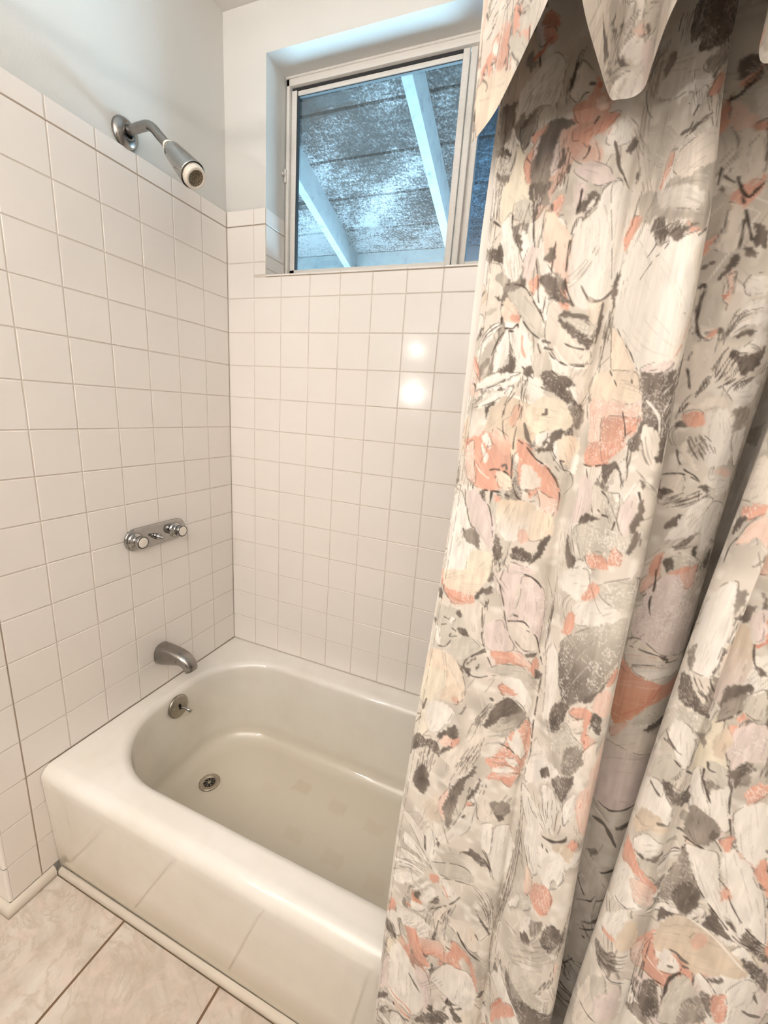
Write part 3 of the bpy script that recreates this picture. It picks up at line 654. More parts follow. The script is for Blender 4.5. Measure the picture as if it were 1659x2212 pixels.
PRINT = """
p C 34,1649 42,1648 46,1639 42,1635 35,1643
p O 33,1660 43,1657 46,1649 42,1647 33,1652
p T 25,1635 29,1635 29,1628 33,1626 30,1621 26,1619 23,1628
p W 30,1616 39,1626 48,1628 55,1620 56,1606 53,1589 39,1591 22,1583 18,1588 19,1600 22,1611
h g 14 .9 36,1621 32,1609 27,1597 22,1585 / 62,1624 58,1609 52,1597 45,1581
h d 8 .8 67,1629 63,1621 62,1608 60,1595 59,1588 / 70,1627 67,1619 64,1607 62,1595 62,1585
s r 3.5 43,1640 40,1638 36,1632 32,1630 29,1627
p D>T 49,1576 55,1578 67,1576 70,1572 66,1570 60,1567 57,1559 56,1543 56,1526 58,1506 43,1509 39,1527 40,1547 43,1563
p C 36,1565 39,1570 48,1575 46,1568 41,1563 39,1552 39,1539 40,1522 35,1532 32,1545 35,1554 39,1560
p Y 25,1563 31,1558 32,1545 35,1532 41,1515 42,1510 12,1518 16,1529 21,1548
p T 2,1601 16,1600 19,1602 18,1592 17,1582 12,1571 2,1566 2,1588
h d 10 .7 8,1586 5,1573 0,1550 2,1526 / 24,1568 23,1547 18,1537 12,1519
p T 18,1582 25,1591 27,1587 25,1580 27,1567 22,1569
s W 2 17,1582 21,1571 28,1562
s d 1 25,1582 25,1572 28,1561 33,1552 39,1544
p C 66,1583 70,1587 77,1591 77,1603 81,1604 86,1594 92,1583 93,1576 84,1571 78,1568 70,1572
p c 82,1586 86,1589 91,1583 91,1580 86,1580
p K 67,1617 73,1612 80,1602 77,1594 70,1587 67,1588 62,1595 65,1607
p C 70,1568 81,1573 102,1576 98,1567 92,1562 84,1559 82,1550 77,1556 70,1557
h r 8 .9 84,1570 81,1565 76,1560 / 102,1574 98,1565 93,1551
s d 1.5 87,1574 84,1568
p W 105,1570 107,1574 113,1550 102,1547 95,1552 98,1563
s D 3 76,1600 80,1599
s r 4 83,1599 84,1596
s d 1 77,1594 73,1593 70,1587
s d 1.8 84,1551 84,1547 82,1542 78,1540
s D 3 102,1551 105,1543 109,1530 114,1522
s d 1 114,1522 118,1516 121,1513
h d 6 .7 64,1552 63,1525 65,1505 / 70,1557 71,1525 70,1505
s D 4.5 64,1552 65,1542 62,1535
s D 4 71,1537 71,1530
p p 76,1532 86,1539 102,1531 106,1520 97,1517 86,1523
p D 91,1513 97,1512 99,1507 95,1501 93,1502 89,1502
p D 115,1555 117,1551 121,1550 118,1543 116,1539 111,1543
s D 3 102,1551 106,1540 109,1529 114,1522
s d 1 114,1521 118,1516 125,1511
p D 128,1530 128,1523 127,1518 124,1524
p D* 156,1636 242,1646 242,1637 227,1610 212,1599 203,1597 186,1596 179,1602 180,1607 162,1608 152,1619 151,1628 152,1634
p W 140,1622 150,1611 174,1607 182,1597 209,1598 242,1608 195,1588 195,1581 208,1578 206,1571 187,1569 157,1573 129,1581 129,1592 134,1606 137,1610 138,1620
p T 132,1613 139,1606 133,1599 130,1594 130,1603
h d 6 .8 133,1641 133,1630 134,1617 / 153,1634 148,1626 149,1613
p g 195,1588 201,1592 242,1608 212,1592 242,1617 242,1609 217,1585 202,1583
h T 10 1 206,1594 202,1588 198,1581 / 242,1628 242,1612 222,1584
p C 212,1578 223,1583 228,1577 217,1568 209,1562 202,1562
p C 287,1556 302,1584 302,1580 303,1568 302,1562 287,1539 287,1549
s g 2 130,1580 142,1577 157,1574 169,1573 187,1567
s D 3.5 193,1556 190,1552 187,1548
s D 4 188,1543 184,1538 172,1538
h D 9 1.6 211,1550 197,1542 181,1535 / 207,1544 198,1539 178,1532
s D 3 164,1530 173,1527
p G~ 127,1561 142,1559 182,1530 165,1528 157,1517 128,1521 127,1550
p K 187,1528 216,1539 242,1557 242,1510 200,1481 185,1498 169,1512 174,1524
p g 156,1501 171,1506 185,1498 188,1490 182,1485 151,1495
h W 6 1.2 174,1517 158,1514 151,1495 / 181,1518 170,1509 159,1491
p c 304,1577 311,1569 314,1562 312,1556 307,1557 303,1561
p C 313,1559 318,1561 319,1554 314,1554
p D* 303,1605 307,1609 311,1604 309,1599 307,1596 304,1593
p C 303,1590 306,1595 309,1596 312,1601 312,1597 309,1589 304,1586
h d 6 1.2 312,1598 308,1591 306,1583 / 313,1594 309,1588 307,1582
s d 2 302,1580 305,1582 307,1586
p K 308,1557 314,1554 319,1553 322,1528 320,1515 315,1518 311,1529
p r~ 315,1521 318,1520 319,1516 316,1517
s d 2 311,1528 312,1520 315,1511 318,1507 320,1511 321,1519
s d 1.5 318,1508 321,1512 324,1517
s d 1.6 304,1533 304,1527 304,1519
s d 1.4 305,1528 307,1524 311,1519
p D 304,1518 306,1517 308,1510 307,1510 304,1514
h d 8 .7 0,1538 0,1513 0,1478 / 13,1534 12,1509 11,1493
p Y 15,1534 36,1528 40,1520 45,1500 44,1494 32,1499 24,1507 16,1499 12,1507
p G 29,1515 41,1514 45,1495 35,1497 28,1502
p D 39,1527 54,1523 53,1515 50,1499 47,1494 43,1513
h K 5 .9 44,1523 46,1500 / 52,1521 50,1501
p T* 32,1495 44,1494 44,1485 40,1488
p T 27,1493 36,1492 34,1486 31,1482 28,1485
p p 44,1456 48,1473 52,1472 57,1467 53,1451 50,1440
p W 17,1499 24,1503 31,1482 39,1468 43,1458 40,1445 29,1449 23,1460 18,1485
h g 8 .8 21,1485 25,1468 33,1446 / 39,1468 42,1458 43,1442
p D 31,1485 37,1485 41,1478 41,1471 39,1468 38,1475 35,1479
p D 15,1480 18,1483 22,1469 22,1459 17,1466 11,1468
p K 6,1467 21,1464 24,1456 20,1453 17,1442 8,1444
p g 19,1455 26,1453 31,1447 28,1442 16,1449
p D 63,1464 69,1471 71,1459 69,1456 64,1459
s d 1.4 70,1474 70,1466 70,1452 71,1447
s D 3 62,1505 63,1499
p D* 60,1445 66,1448 73,1446 78,1439 84,1429 89,1427 94,1421 84,1424 72,1427 68,1435 64,1438
p T* 73,1450 79,1445 81,1438 77,1437
p D 79,1445 84,1435 86,1429 81,1435
p W 85,1492 90,1491 98,1500 100,1513 113,1516 128,1451 126,1436 119,1427 111,1424 109,1419 96,1420 88,1435 83,1453 82,1473
s d 1.8 84,1492 82,1484 81,1470 82,1454 83,1442 87,1432 95,1419
s d 1 82,1475 83,1462
s D 2.8 97,1437 101,1431 106,1425 111,1424 117,1426 124,1433 127,1442 128,1451
p P~ 103,1428 111,1424 118,1424 115,1416 115,1405 108,1411
p p 77,1521 84,1520 88,1515 84,1503 81,1497 78,1508
p D 91,1514 97,1512 99,1507 96,1501 90,1492 88,1491 89,1498 83,1495 82,1498 85,1507 88,1507
p W 93,1506 96,1508 95,1501 91,1498 89,1501
s d 3 84,1516 84,1505 83,1497
p G 31,1436 47,1439 54,1433 63,1420 71,1407 74,1402 74,1394 66,1395 51,1409 36,1430
s d 1.4 28,1444 40,1442 50,1437 59,1425 67,1415 73,1405
s d 1.6 32,1433 39,1424 49,1413 58,1402 68,1394 73,1394
s d 1.2 60,1443 63,1427 68,1415 69,1422 69,1429
p P>c 28,1430 34,1431 46,1418 49,1412 47,1408 32,1412 28,1420
p C 38,1415 48,1415 49,1410 43,1410
p D 17,1436 26,1433 27,1430 20,1432
p g 10,1422 19,1425 22,1421 13,1418
s d 2.4 34,1404 43,1403 47,1406 49,1403
s d 2.4 39,1401 45,1400
s d 3 29,1414 30,1409
p W 19,1408 31,1408 21,1396 12,1384 6,1372 5,1389
h d 7 .9 32,1407 15,1397 4,1380 / 29,1411 17,1406 7,1396
p W 38,1402 43,1387 43,1373 35,1364 28,1364 26,1373 28,1389
s d 1.8 37,1403 29,1394 24,1380 22,1372
p W 45,1398 50,1403 60,1394 64,1378 61,1370 53,1369 48,1379
p D 44,1381 51,1365 40,1361 35,1364 43,1370
s C 3 54,1396 56,1384 61,1375
p T 21,1378 21,1370 16,1362 12,1355 12,1370
p W 13,1350 21,1360 37,1357 55,1361 58,1355 39,1347 18,1346
s d 2 6,1352 12,1346
s d 1.2 26,1353 40,1353 53,1357
p D 60,1364 68,1370 69,1364 64,1358
h d 4 1 61,1360 60,1347 / 70,1363 66,1347
p G 68,1375 77,1383 83,1373 81,1362 73,1358
p K 73,1425 82,1420 85,1411 90,1403 103,1391 111,1385 116,1380 116,1371 95,1371 84,1381 75,1394 73,1411
p D* 83,1412 86,1419 95,1414 107,1412 110,1407 116,1401 115,1385 109,1387 95,1398 87,1405
p G* 85,1412 96,1413 109,1407 116,1401 112,1394 96,1405
s D 4 87,1416 96,1413 107,1412
p D 118,1425 121,1411 122,1402 119,1390 118,1392 117,1402 116,1416
s d 1.6 93,1389 100,1386 111,1384 114,1387
s d 1.6 81,1381 86,1376 97,1371 111,1369 120,1372
s W 2.4 84,1387 95,1374 106,1368 118,1368
p D* 77,1361 84,1365 91,1360 101,1359 108,1356 109,1349 87,1348
s D 3.5 73,1391 81,1389
s D 3.5 76,1385 84,1383
h d 6 .7 128,1451 128,1427 126,1395 129,1350 / 129,1441 129,1422 131,1403 129,1388
p W 106,1512 123,1513 125,1498 128,1464 126,1449 122,1437
p D 126,1449 128,1438 129,1419 126,1427 123,1435
p C 130,1491 138,1488 136,1481 131,1471 128,1465 126,1475 129,1484
p g 132,1508 179,1496 242,1521 221,1479 215,1465 203,1464 190,1470 174,1472 160,1483 140,1481
p W~* 153,1503 179,1496 207,1487 205,1474 183,1478 158,1489
p W 166,1459 189,1457 202,1460 220,1463 221,1437 219,1417 242,1410 218,1376 200,1363 179,1362 158,1384 137,1402 131,1411 128,1449 133,1478 146,1481 160,1468
p K 207,1447 219,1459 221,1437 242,1413 218,1376 203,1367 208,1389 216,1416
p p 178,1364 186,1367 206,1371 206,1363 196,1360 182,1361
p D 166,1464 170,1469 179,1464 186,1467 192,1464 203,1467 206,1467 196,1461 189,1457 180,1461 174,1462 169,1460
h d 5 1.4 177,1470 171,1469 168,1460 / 193,1470 187,1464 177,1460
s d 1.6 165,1461 163,1458 156,1453
s d 1.2 181,1456 175,1452 168,1450
s d 1.2 165,1448 157,1442 151,1436
s d 1.6 205,1461 208,1458 222,1467
s d 1.4 138,1401 148,1391 162,1380 170,1371 177,1363
s d 1.4 134,1392 141,1381 148,1373
s r 1.4 220,1402 215,1391 212,1382 207,1373
s D 1.8 209,1375 207,1367 201,1362
p P 131,1401 138,1400 160,1381 176,1362 183,1349 150,1350
p D 179,1361 191,1362 201,1360 210,1364 208,1350 183,1349
h K 4 1.2 211,1365 207,1350 / 242,1373 210,1350
p g 304,1513 308,1511 311,1502 311,1488 307,1482 287,1467 287,1479
p K 311,1505 316,1499 319,1489 319,1473 316,1468 310,1469 308,1475 311,1488
s d 2 315,1508 318,1497 320,1489 326,1469
s d 1.7 318,1492 319,1479 319,1468
s d 1.8 313,1518 315,1511 318,1507 320,1510 323,1515
p D 318,1466 320,1463 319,1455 316,1449 314,1450 312,1452 315,1456 315,1462
s d 1.7 314,1450 313,1443 313,1432
s D 3.5 305,1457 306,1459
s D 3.5 308,1460 309,1461
p c 317,1449 320,1452 321,1441 321,1427 320,1420 318,1432 319,1439
p G 306,1442 308,1441 315,1446 317,1431 320,1427 319,1418 319,1408 312,1409 308,1415 306,1429
p r 317,1433 320,1441 319,1436 318,1432
s d 2.4 308,1439 307,1430 307,1417 308,1410 310,1402 315,1398
p C 315,1405 319,1407 319,1403 316,1399 313,1400
p D 313,1406 315,1405 313,1402 313,1401
p D 319,1408 321,1409 321,1402 319,1404
s d 2.4 305,1441 307,1444 308,1440
p D 305,1426 307,1427 306,1419 306,1420
p D 322,1488 328,1485 331,1483 336,1466 331,1469 327,1472 325,1475 325,1481
p D 322,1469 325,1470 331,1465 329,1465 330,1461 323,1465
p W 328,1440 332,1447 342,1445 345,1432 335,1432 330,1434
p W 329,1421 331,1426 340,1429 345,1429 347,1422 337,1420 328,1416
p W 327,1410 336,1416 349,1418 352,1408 336,1407 326,1400
p W 335,1388 343,1397 353,1405 355,1397 346,1388 338,1387
h D 8 1.2 325,1421 321,1413 320,1378 / 338,1420 332,1414 324,1400
p D 329,1400 339,1404 346,1404 336,1399 330,1399
p D* 330,1389 335,1389 337,1386 342,1386 351,1388 356,1394 356,1383 351,1373 345,1366 340,1372 335,1381 330,1384
h d 10 1.2 327,1395 323,1381 320,1357 / 350,1376 342,1365 330,1356
p K 307,1393 311,1394 315,1389 315,1377 312,1372 307,1377
p D 307,1380 307,1389 308,1386 307,1379
s d 1.8 308,1374 310,1366 312,1356
p G 306,1404 308,1404 311,1398 308,1396 307,1397
p W 11,1348 17,1358 38,1362 59,1362 43,1355 28,1349
s d 1.2 12,1345 30,1349 45,1356 58,1361
p T 7,1349 10,1345 24,1345 32,1349 21,1341 13,1331 10,1332 17,1342
p W 17,1327 25,1340 50,1349 55,1348 46,1340 28,1330
s d 1.2 12,1327 28,1331 40,1337 50,1347
h d 5 .9 62,1357 62,1337 64,1311 / 69,1359 69,1346 73,1333
p W 67,1355 73,1359 80,1348 86,1342 100,1335 92,1335 79,1331 71,1338
p D* 78,1359 82,1362 89,1359 96,1355 102,1349 109,1340 106,1335 96,1342 87,1348 81,1354
p D* 90,1360 101,1360 106,1357 110,1346 122,1333 120,1329 110,1336 103,1348
p W* 103,1352 109,1351 117,1337 112,1339
p T* 109,1334 123,1331 125,1320 122,1312 114,1319
p Y 72,1331 86,1342 106,1334 112,1325 113,1315 107,1312 92,1311 88,1305 75,1312 71,1324
p S~ 75,1331 85,1329 85,1320 78,1318
p W 89,1308 95,1310 95,1298 90,1293 82,1297 84,1305
s D 4.5 89,1329 90,1325
s D 4 90,1325 86,1324
s D 5 71,1315 75,1305 77,1300 81,1296
p D 96,1307 105,1312 108,1311 106,1302 101,1298 100,1289 87,1289 83,1291 92,1293 97,1297
p D* 90,1300 94,1300 97,1298 91,1295
p G 84,1287 98,1290 102,1285 112,1274 125,1269 129,1259 123,1249 117,1253 111,1264 101,1275 88,1282
p P 104,1301 109,1306 120,1307 127,1299 126,1288 125,1277 117,1277 108,1284 105,1292
p W 125,1290 128,1287 128,1270 122,1272 121,1281
s d 1.4 102,1298 102,1290 107,1283
s d 1.4 110,1282 115,1274 118,1273
s d 1.4 110,1282 115,1281
s d 1.2 104,1284 107,1276 112,1271
p C 6,1294 23,1298 27,1304 38,1302 50,1296 62,1286 68,1262 60,1265 51,1264 52,1256 58,1246 40,1242 29,1245 17,1251 10,1268
p c>C 41,1308 59,1298 62,1286 55,1283 41,1293 38,1301
p W 28,1301 34,1302 41,1291 37,1288 31,1292 27,1298
p W 28,1291 32,1287 39,1278 35,1270 32,1278
p c* 8,1285 18,1293 21,1280 24,1265 28,1248 17,1251 10,1267
s W 1.6 21,1277 28,1265 39,1257 50,1255
p P 50,1265 62,1264 68,1259 72,1249 63,1247 57,1247 54,1255
s d 2.2 43,1264 50,1266 60,1265 66,1261
s D 4 56,1270 60,1272 62,1267
s d 2.2 40,1242 50,1243 60,1243
s d 1.6 64,1242 72,1239
p C 67,1298 73,1298 82,1291 88,1281 102,1273 110,1264 115,1253 119,1238 118,1232 109,1235 105,1245 94,1252 96,1261 85,1267 75,1274 73,1282 78,1257 75,1255 71,1278
p K 75,1274 84,1275 96,1261 94,1252 86,1250 78,1252
p c* 95,1250 107,1244 117,1242 117,1231 112,1221 102,1228 99,1239
s d 1.8 68,1298 77,1292 87,1282 98,1275 108,1265 112,1259 117,1248 118,1232
s d 1.6 64,1311 64,1295 66,1277 67,1263 72,1249 78,1240 87,1237 95,1239
p C 54,1240 61,1238 60,1233 55,1233
p S>W 60,1234 71,1238 91,1237 97,1234 95,1219 95,1203 84,1197 73,1193 64,1205 57,1220
p P 93,1229 110,1227 117,1215 115,1205 102,1197 95,1199
p C~ 84,1205 91,1208 95,1199 89,1194 84,1197
p D 106,1198 114,1207 116,1204 113,1195 110,1181 102,1172 98,1168 105,1187
p D* 82,1188 90,1188 100,1184 101,1175 89,1174 80,1177
p W 0,1222 10,1236 20,1223 29,1202 42,1193 47,1178 56,1170 54,1150 7,1133 2,1172
p p 28,1242 42,1233 55,1217 60,1199 61,1181 49,1187 34,1200 26,1215 17,1232
s d 1.4 17,1239 20,1223 29,1204
s d 1.6 40,1233 50,1225 57,1206 59,1193
p T 20,1194 26,1193 32,1198 42,1193 47,1177 39,1178 28,1181
s d 1.4 47,1177 53,1168 55,1155
p Y 36,1170 50,1178 62,1172 63,1153 35,1143
p D* 60,1199 66,1194 71,1180 67,1169 62,1178
h d 7 .9 62,1190 63,1174 64,1153 / 78,1182 75,1170 76,1156
p p 81,1171 95,1168 108,1162 81,1157
p C 0,1308 0,1309 0,1298 1,1293
p D 0,1265 0,1254 3,1243 1,1251
s d 1.2 60,1357 56,1342 50,1332 49,1320 51,1306 56,1296
s d 1 55,1348 48,1331 48,1318
s d .8 5,1359 2,1339 4,1315 4,1293 2,1269 3,1243 1,1219 1,1198 3,1167 6,1137
p P 127,1362 140,1361 148,1340 128,1340
p c* 128,1340 148,1340 159,1306 137,1301 131,1322
p C* 133,1284 137,1301 159,1306 165,1285 144,1281
s d 1.8 135,1281 143,1280 165,1284
s d 1.8 140,1277 146,1264 156,1245 163,1232
p p 135,1269 149,1267 157,1240 144,1228 135,1226 136,1250
p D 144,1227 152,1237 168,1234 165,1230 149,1224
p T 154,1268 171,1266 173,1259 163,1262
s d 1.8 162,1244 169,1241 177,1240
p G* 140,1219 178,1237 184,1208 157,1195
p W 148,1177 154,1190 169,1188 172,1182 151,1173
p C* 162,1197 173,1203 183,1203 187,1193 178,1190 169,1188
h g 8 .8 137,1265 141,1226 140,1169 / 127,1264 127,1222 130,1166
p D 134,1210 143,1195 151,1187 143,1178 136,1188
p P 131,1366 175,1364 184,1348 186,1338 174,1336 155,1338 141,1338
p c* 140,1340 173,1338 185,1340 190,1328 184,1319 147,1321
p C* 146,1324 182,1326 189,1326 186,1315 179,1309 179,1303 170,1293 157,1287
s d 1.4 141,1366 156,1352
s d 1.6 170,1331 176,1319 179,1309
s D 2 172,1357 177,1349
p D* 180,1359 190,1361 207,1362 210,1356 213,1342 215,1326 216,1306 216,1293 210,1293 207,1314 198,1320 192,1316 191,1301 184,1300 181,1308 187,1316 190,1326 184,1348
s W 3 191,1340 197,1335 204,1327 207,1314
h W 6 .8 212,1361 205,1348 199,1339 / 218,1331 211,1318 212,1303
p K 191,1317 194,1321 200,1317 206,1310 207,1295 211,1289 205,1285 198,1294 194,1304
s g 1.5 195,1315 199,1301 206,1288
p D 207,1296 212,1302 214,1298 210,1291
p D 159,1283 175,1287 182,1274 174,1283 168,1269 164,1262
h d 7 1.6 176,1289 181,1278 185,1265 / 188,1309 186,1300 187,1275
p W 178,1288 184,1290 186,1279 184,1275
p G* 166,1256 185,1260 193,1245 200,1224 196,1213 180,1204
p W 178,1261 185,1262 186,1253 180,1257
p p* 188,1254 197,1263 200,1254 198,1236 194,1226 187,1239
p D 201,1256 205,1260 205,1245 202,1231 199,1230 197,1237 200,1247
p D 198,1275 202,1274 201,1268
s d 2.2 199,1266 202,1258
h D 4 2 202,1230 200,1217 199,1208 / 209,1239 208,1227 207,1218
p D 199,1212 202,1231 205,1230 205,1221 201,1211
s W 2.5 196,1273 191,1263 188,1255
s d 2 185,1237 184,1229 181,1223
s d 2 165,1260 174,1255 177,1247
s d 2 171,1239 179,1239
p C* 185,1206 189,1214 196,1209 196,1200 188,1196
p W 338,1290 327,1319 327,1336 340,1341 345,1335 351,1313 356,1293 349,1291
p W 360,1293 351,1313 352,1322 362,1326 364,1312 364,1292
p T 346,1341 358,1343 361,1333 352,1322 348,1332
p K 313,1341 320,1345 333,1351 340,1341 326,1335 317,1335
p C 312,1334 319,1338 324,1335 325,1325 319,1321 315,1323
p D 310,1327 313,1330 315,1323 311,1320 309,1324
p K 315,1307 319,1312 324,1297 333,1284 324,1289 317,1301
h d 7 .9 316,1319 322,1303 335,1288 / 328,1316 339,1307 347,1292
s d 1.8 314,1301 317,1291 323,1283 331,1279 337,1274
s d 1.6 308,1276 318,1279 327,1278 336,1274
p K 309,1272 321,1278 325,1271 325,1262 316,1249 310,1247
p D 287,1268 312,1263 319,1263 313,1256 309,1253
p W 343,1280 356,1289 364,1281 365,1270 353,1264 349,1269 342,1274
p c 346,1286 356,1289 363,1283 353,1281
p D 336,1270 342,1272 346,1269 346,1265 341,1267
p W 328,1235 336,1253 347,1261 353,1259 350,1249 346,1229 332,1218 322,1214
h d 8 1.1 337,1270 327,1263 310,1247 / 349,1264 336,1253 316,1242
h g 6 .8 346,1260 341,1247 330,1230 / 351,1257 346,1242 342,1224
p W 349,1220 347,1242 354,1257 366,1255 365,1242 363,1224 354,1209
p D 318,1227 326,1241 329,1241 327,1229 320,1225
h D 8 1.8 329,1209 338,1218 348,1231 / 330,1202 339,1210 346,1216
p D 345,1209 348,1215 349,1202
p D* 359,1195 363,1209 366,1212 368,1202 365,1192
p G* 326,1190 335,1204 346,1205 359,1194 342,1191 330,1180
p D* 324,1193 330,1197 334,1192 329,1183
p C 318,1196 323,1200 324,1193 323,1178 315,1175
p C 330,1180 338,1190 354,1194 353,1187
p W 331,1360 348,1364 360,1363 360,1349 345,1345 338,1351
h d 6 1.2 323,1371 319,1355 312,1346 / 316,1353 310,1339 308,1322
h d 8 1 347,1367 339,1358 336,1353 / 359,1368 349,1362 342,1351
p g 443,1328 449,1333 406,1317 443,1310
p K 516,1291 538,1305 552,1272 532,1268 516,1268
p C* 533,1264 553,1269 554,1263 545,1255 537,1255
p D 534,1256 543,1255 541,1252 533,1239 532,1250
p c 540,1233 546,1251 555,1260 563,1235 555,1242 546,1235
s d 1.6 542,1241 536,1229 536,1213
p D 556,1221 562,1225 564,1231 564,1225 557,1221
p P 0,1136 57,1156 60,1147 54,1131 48,1119 35,1119 16,1115 5,1122
p C* 6,1120 19,1118 39,1120 50,1118 48,1107 38,1104 24,1102 15,1109
s r 1.4 14,1114 24,1109 37,1109 45,1113
p C 0,1136 3,1137 6,1118 1,1123
p D 49,1121 54,1131 65,1139 66,1131 56,1126 52,1118
p D 61,1147 64,1155 68,1150 62,1141
p p 67,1156 93,1156 90,1130 93,1107 82,1105 78,1129 72,1134
p p* 93,1156 103,1158 116,1148 123,1126 122,1097 120,1079 107,1068 95,1075 87,1090 82,1104 90,1114 94,1138
p K 86,1100 99,1104 109,1099 117,1087 118,1076 106,1071 95,1080
s d 2.2 94,1159 103,1158 112,1152 116,1145
s d 1.4 76,1161 74,1145 80,1123 84,1104 89,1087 99,1071
s d 2 84,1102 93,1104 102,1105 109,1099
s d 2 106,1096 115,1092 120,1081 128,1058
s D 3 92,1111 96,1110
p K 37,1102 51,1116 61,1113 63,1084 66,1066 54,1073 41,1083
p p 65,1093 81,1104 87,1090 95,1075 93,1067 75,1062 67,1072
s d 1.6 59,1117 62,1091 64,1074 69,1060 78,1041
h d 4 1.2 60,1121 66,1108 / 67,1125 62,1113
p C 74,1062 93,1067 102,1068 109,1060 113,1053 98,1053 86,1051 80,1048
p c 96,1068 103,1068 118,1054 113,1053 99,1057
p C 114,1055 118,1067 125,1057 120,1043 112,1051
p D 107,1067 118,1072 117,1067 109,1065
p D 120,1052 126,1050 127,1040 120,1041
p G 4,1093 23,1096 38,1096 46,1074 31,1056 23,1044 12,1052 4,1070
p D 31,1092 35,1098 39,1089 33,1090
p D 36,1074 41,1079 50,1071 41,1068
p W 24,1080 28,1086 32,1084 28,1078
s d 1.4 15,1069 27,1076
s d 1.4 14,1081 24,1080
s d 1.4 30,1065 28,1059 37,1064
s d 1.4 29,1071 35,1069
p W 7,1061 11,1066 17,1051 17,1041 10,1047
s d 1.7 16,1040 25,1044 31,1056
p D 0,1072 6,1074 6,1066 1,1069
p D 0,1114 7,1113 9,1103 1,1102
p G 31,1056 50,1071 63,1065 68,1063 58,1052 46,1036 35,1033
p D 38,1029 44,1030 49,1028 49,1015 47,1021 43,1024
p D 51,1034 59,1049 60,1047 55,1038
p D 49,1028 56,1033 56,1020 54,1024
p D 62,1037 65,1043 63,1033
s d 1.8 68,1063 58,1050 50,1037 50,1026
s d 1.8 69,1060 60,1051
s d 2 48,1012 50,1026
s d 1.6 49,1032 57,1024 67,1025 73,1029 82,1033
p P 0,1016 6,1032 32,1037 42,1031 50,1019 56,1001 53,983 43,978 30,972 29,982 33,1002 11,1002 2,998
p Y 0,993 14,1007 32,1008 29,982 20,959 1,954
p S~ 28,981 39,1001 50,1005 49,987 42,975 31,970
p W 17,959 33,969 47,965 39,934 33,922 23,918 16,939
p C~ 42,983 49,987 50,980 45,977
s D 4 14,961 12,949 11,942
s d 1.6 1,928 12,936
s d 1.6 1,914 9,927 12,936
p D 58,984 57,971 52,967 56,977
s D 6 81,1002 83,1000
h d 6 .8 83,1000 71,972 63,940 / 89,999 77,972 72,943
p G 72,1038 86,1050 104,1052 114,1043 99,1039 84,1034
p W 88,1030 100,1037 111,1030 122,1009 129,980 121,989 113,1002 101,1011 94,1018
p C 85,1020 90,1024 97,1021 103,1018 102,1014 94,1014 91,1009 87,1016
p D 79,969 84,990 92,1006 98,1010 108,1004 116,991 111,986 95,983 84,965 75,952
p T>G 86,967 101,989 114,997 118,988 113,978 98,956 85,960
p D 33,920 50,949 55,938 53,929 45,926 40,917
p c 38,911 43,929 53,927 55,922 48,911
p C 50,927 57,936 56,925 51,915
p D 40,903 51,919 50,910 39,895
p D* 0,891 13,906 21,904 34,910 40,892 23,893 6,873 0,862
h d 9 .9 16,901 16,864 15,825 / 39,912 36,883 29,840
p D 13,824 19,860 27,865 32,850 27,837
p K 41,893 61,930 76,962 84,953 80,930 69,893 57,867 46,862 53,889
h d 9 .9 72,943 66,919 51,863 / 85,960 80,926 73,895
p D 76,903 79,900 76,888 64,873 70,885
p C* 85,917 95,930 101,949 103,962 111,974 114,984 121,987 127,971 128,948 126,924 122,908 106,896 88,892 94,904
p W 108,972 115,963 125,940 119,933 110,948 106,952
p W 103,930 112,933 119,923 109,922
p W 102,954 109,954 117,941 109,940
p W 92,906 103,917 114,917 105,904
p c 96,901 110,911 122,908 106,896
s d 1.6 96,945 105,944 111,939
s D 3.5 104,943 105,944
s W 1.2 81,952 93,958 100,959 106,952
s d 1.8 129,1053 128,1010 129,965 134,923
h d 6 .7 118,1168 129,1132 128,1066 / 133,1171 132,1134 130,1088
p G 150,1121 162,1130 180,1129 182,1118 159,1107
p W 137,1173 168,1184 173,1167 162,1150 141,1154
p W 158,1142 174,1155 179,1133 167,1125 160,1131
p C 169,1159 173,1167 174,1157 168,1154
p C 151,1130 161,1135 162,1116 148,1107 150,1119
p D 142,1080 151,1079 151,1072 141,1075
p W 132,1076 140,1091 152,1074 155,1061 153,1037 151,1019 147,1003 140,998 137,1030
p D* 150,1020 166,1041 174,1037 161,996 150,999
p C 174,1032 181,1044 193,1052 195,1043 185,1033
p K 176,1024 190,1038 195,1040 196,1029 187,1018 179,1019
p C 191,1020 196,1027 200,1008 193,1010
p G* 158,988 172,1017 185,1012 195,1007 192,992 178,986 159,974
p W 131,944 136,969 148,959 165,959 176,959 176,949 131,904
p D 149,936 160,951 164,943 155,931
p T* 177,964 177,990 188,1005 200,1005 197,988 187,967
p G>D* 148,1086 151,1100 176,1125 198,1145 211,1153 215,1121 206,1096 196,1072 188,1058 175,1043 162,1040 154,1055
p W 172,1148 187,1163 203,1157 203,1149 185,1136 174,1130
p G* 182,1174 196,1185 214,1191 218,1165 203,1159 187,1164
p C* 170,1162 175,1175 183,1174 182,1164 176,1157 170,1154
p T>D 187,1060 198,1074 207,1095 209,1099 203,1079 195,1060 188,1055
p c 196,1059 203,1076 213,1073 215,1051 207,1046 198,1050
p C 205,1084 211,1100 216,1092 208,1081
p C 189,1051 195,1050 198,1042 193,1025
p D* 197,1048 207,1046 208,1032 207,1026 198,1036
p C~ 194,1022 204,1022 205,1013 196,1004
p K 196,1001 207,1018 209,989 202,970
p c 210,1000 216,1024 218,996 242,914 206,971
p p* 315,1167 340,1185 352,1191 356,1176 347,1161 363,1155 365,1130 365,1102 344,1098 320,1104 312,1108 312,1129 316,1143
p C~ 311,1167 321,1182 326,1176 319,1162 312,1151
p C~ 340,1185 352,1191 356,1176 349,1170
s d 2.2 321,1182 323,1164 322,1146 325,1133
s d 1.8 214,1190 242,1177
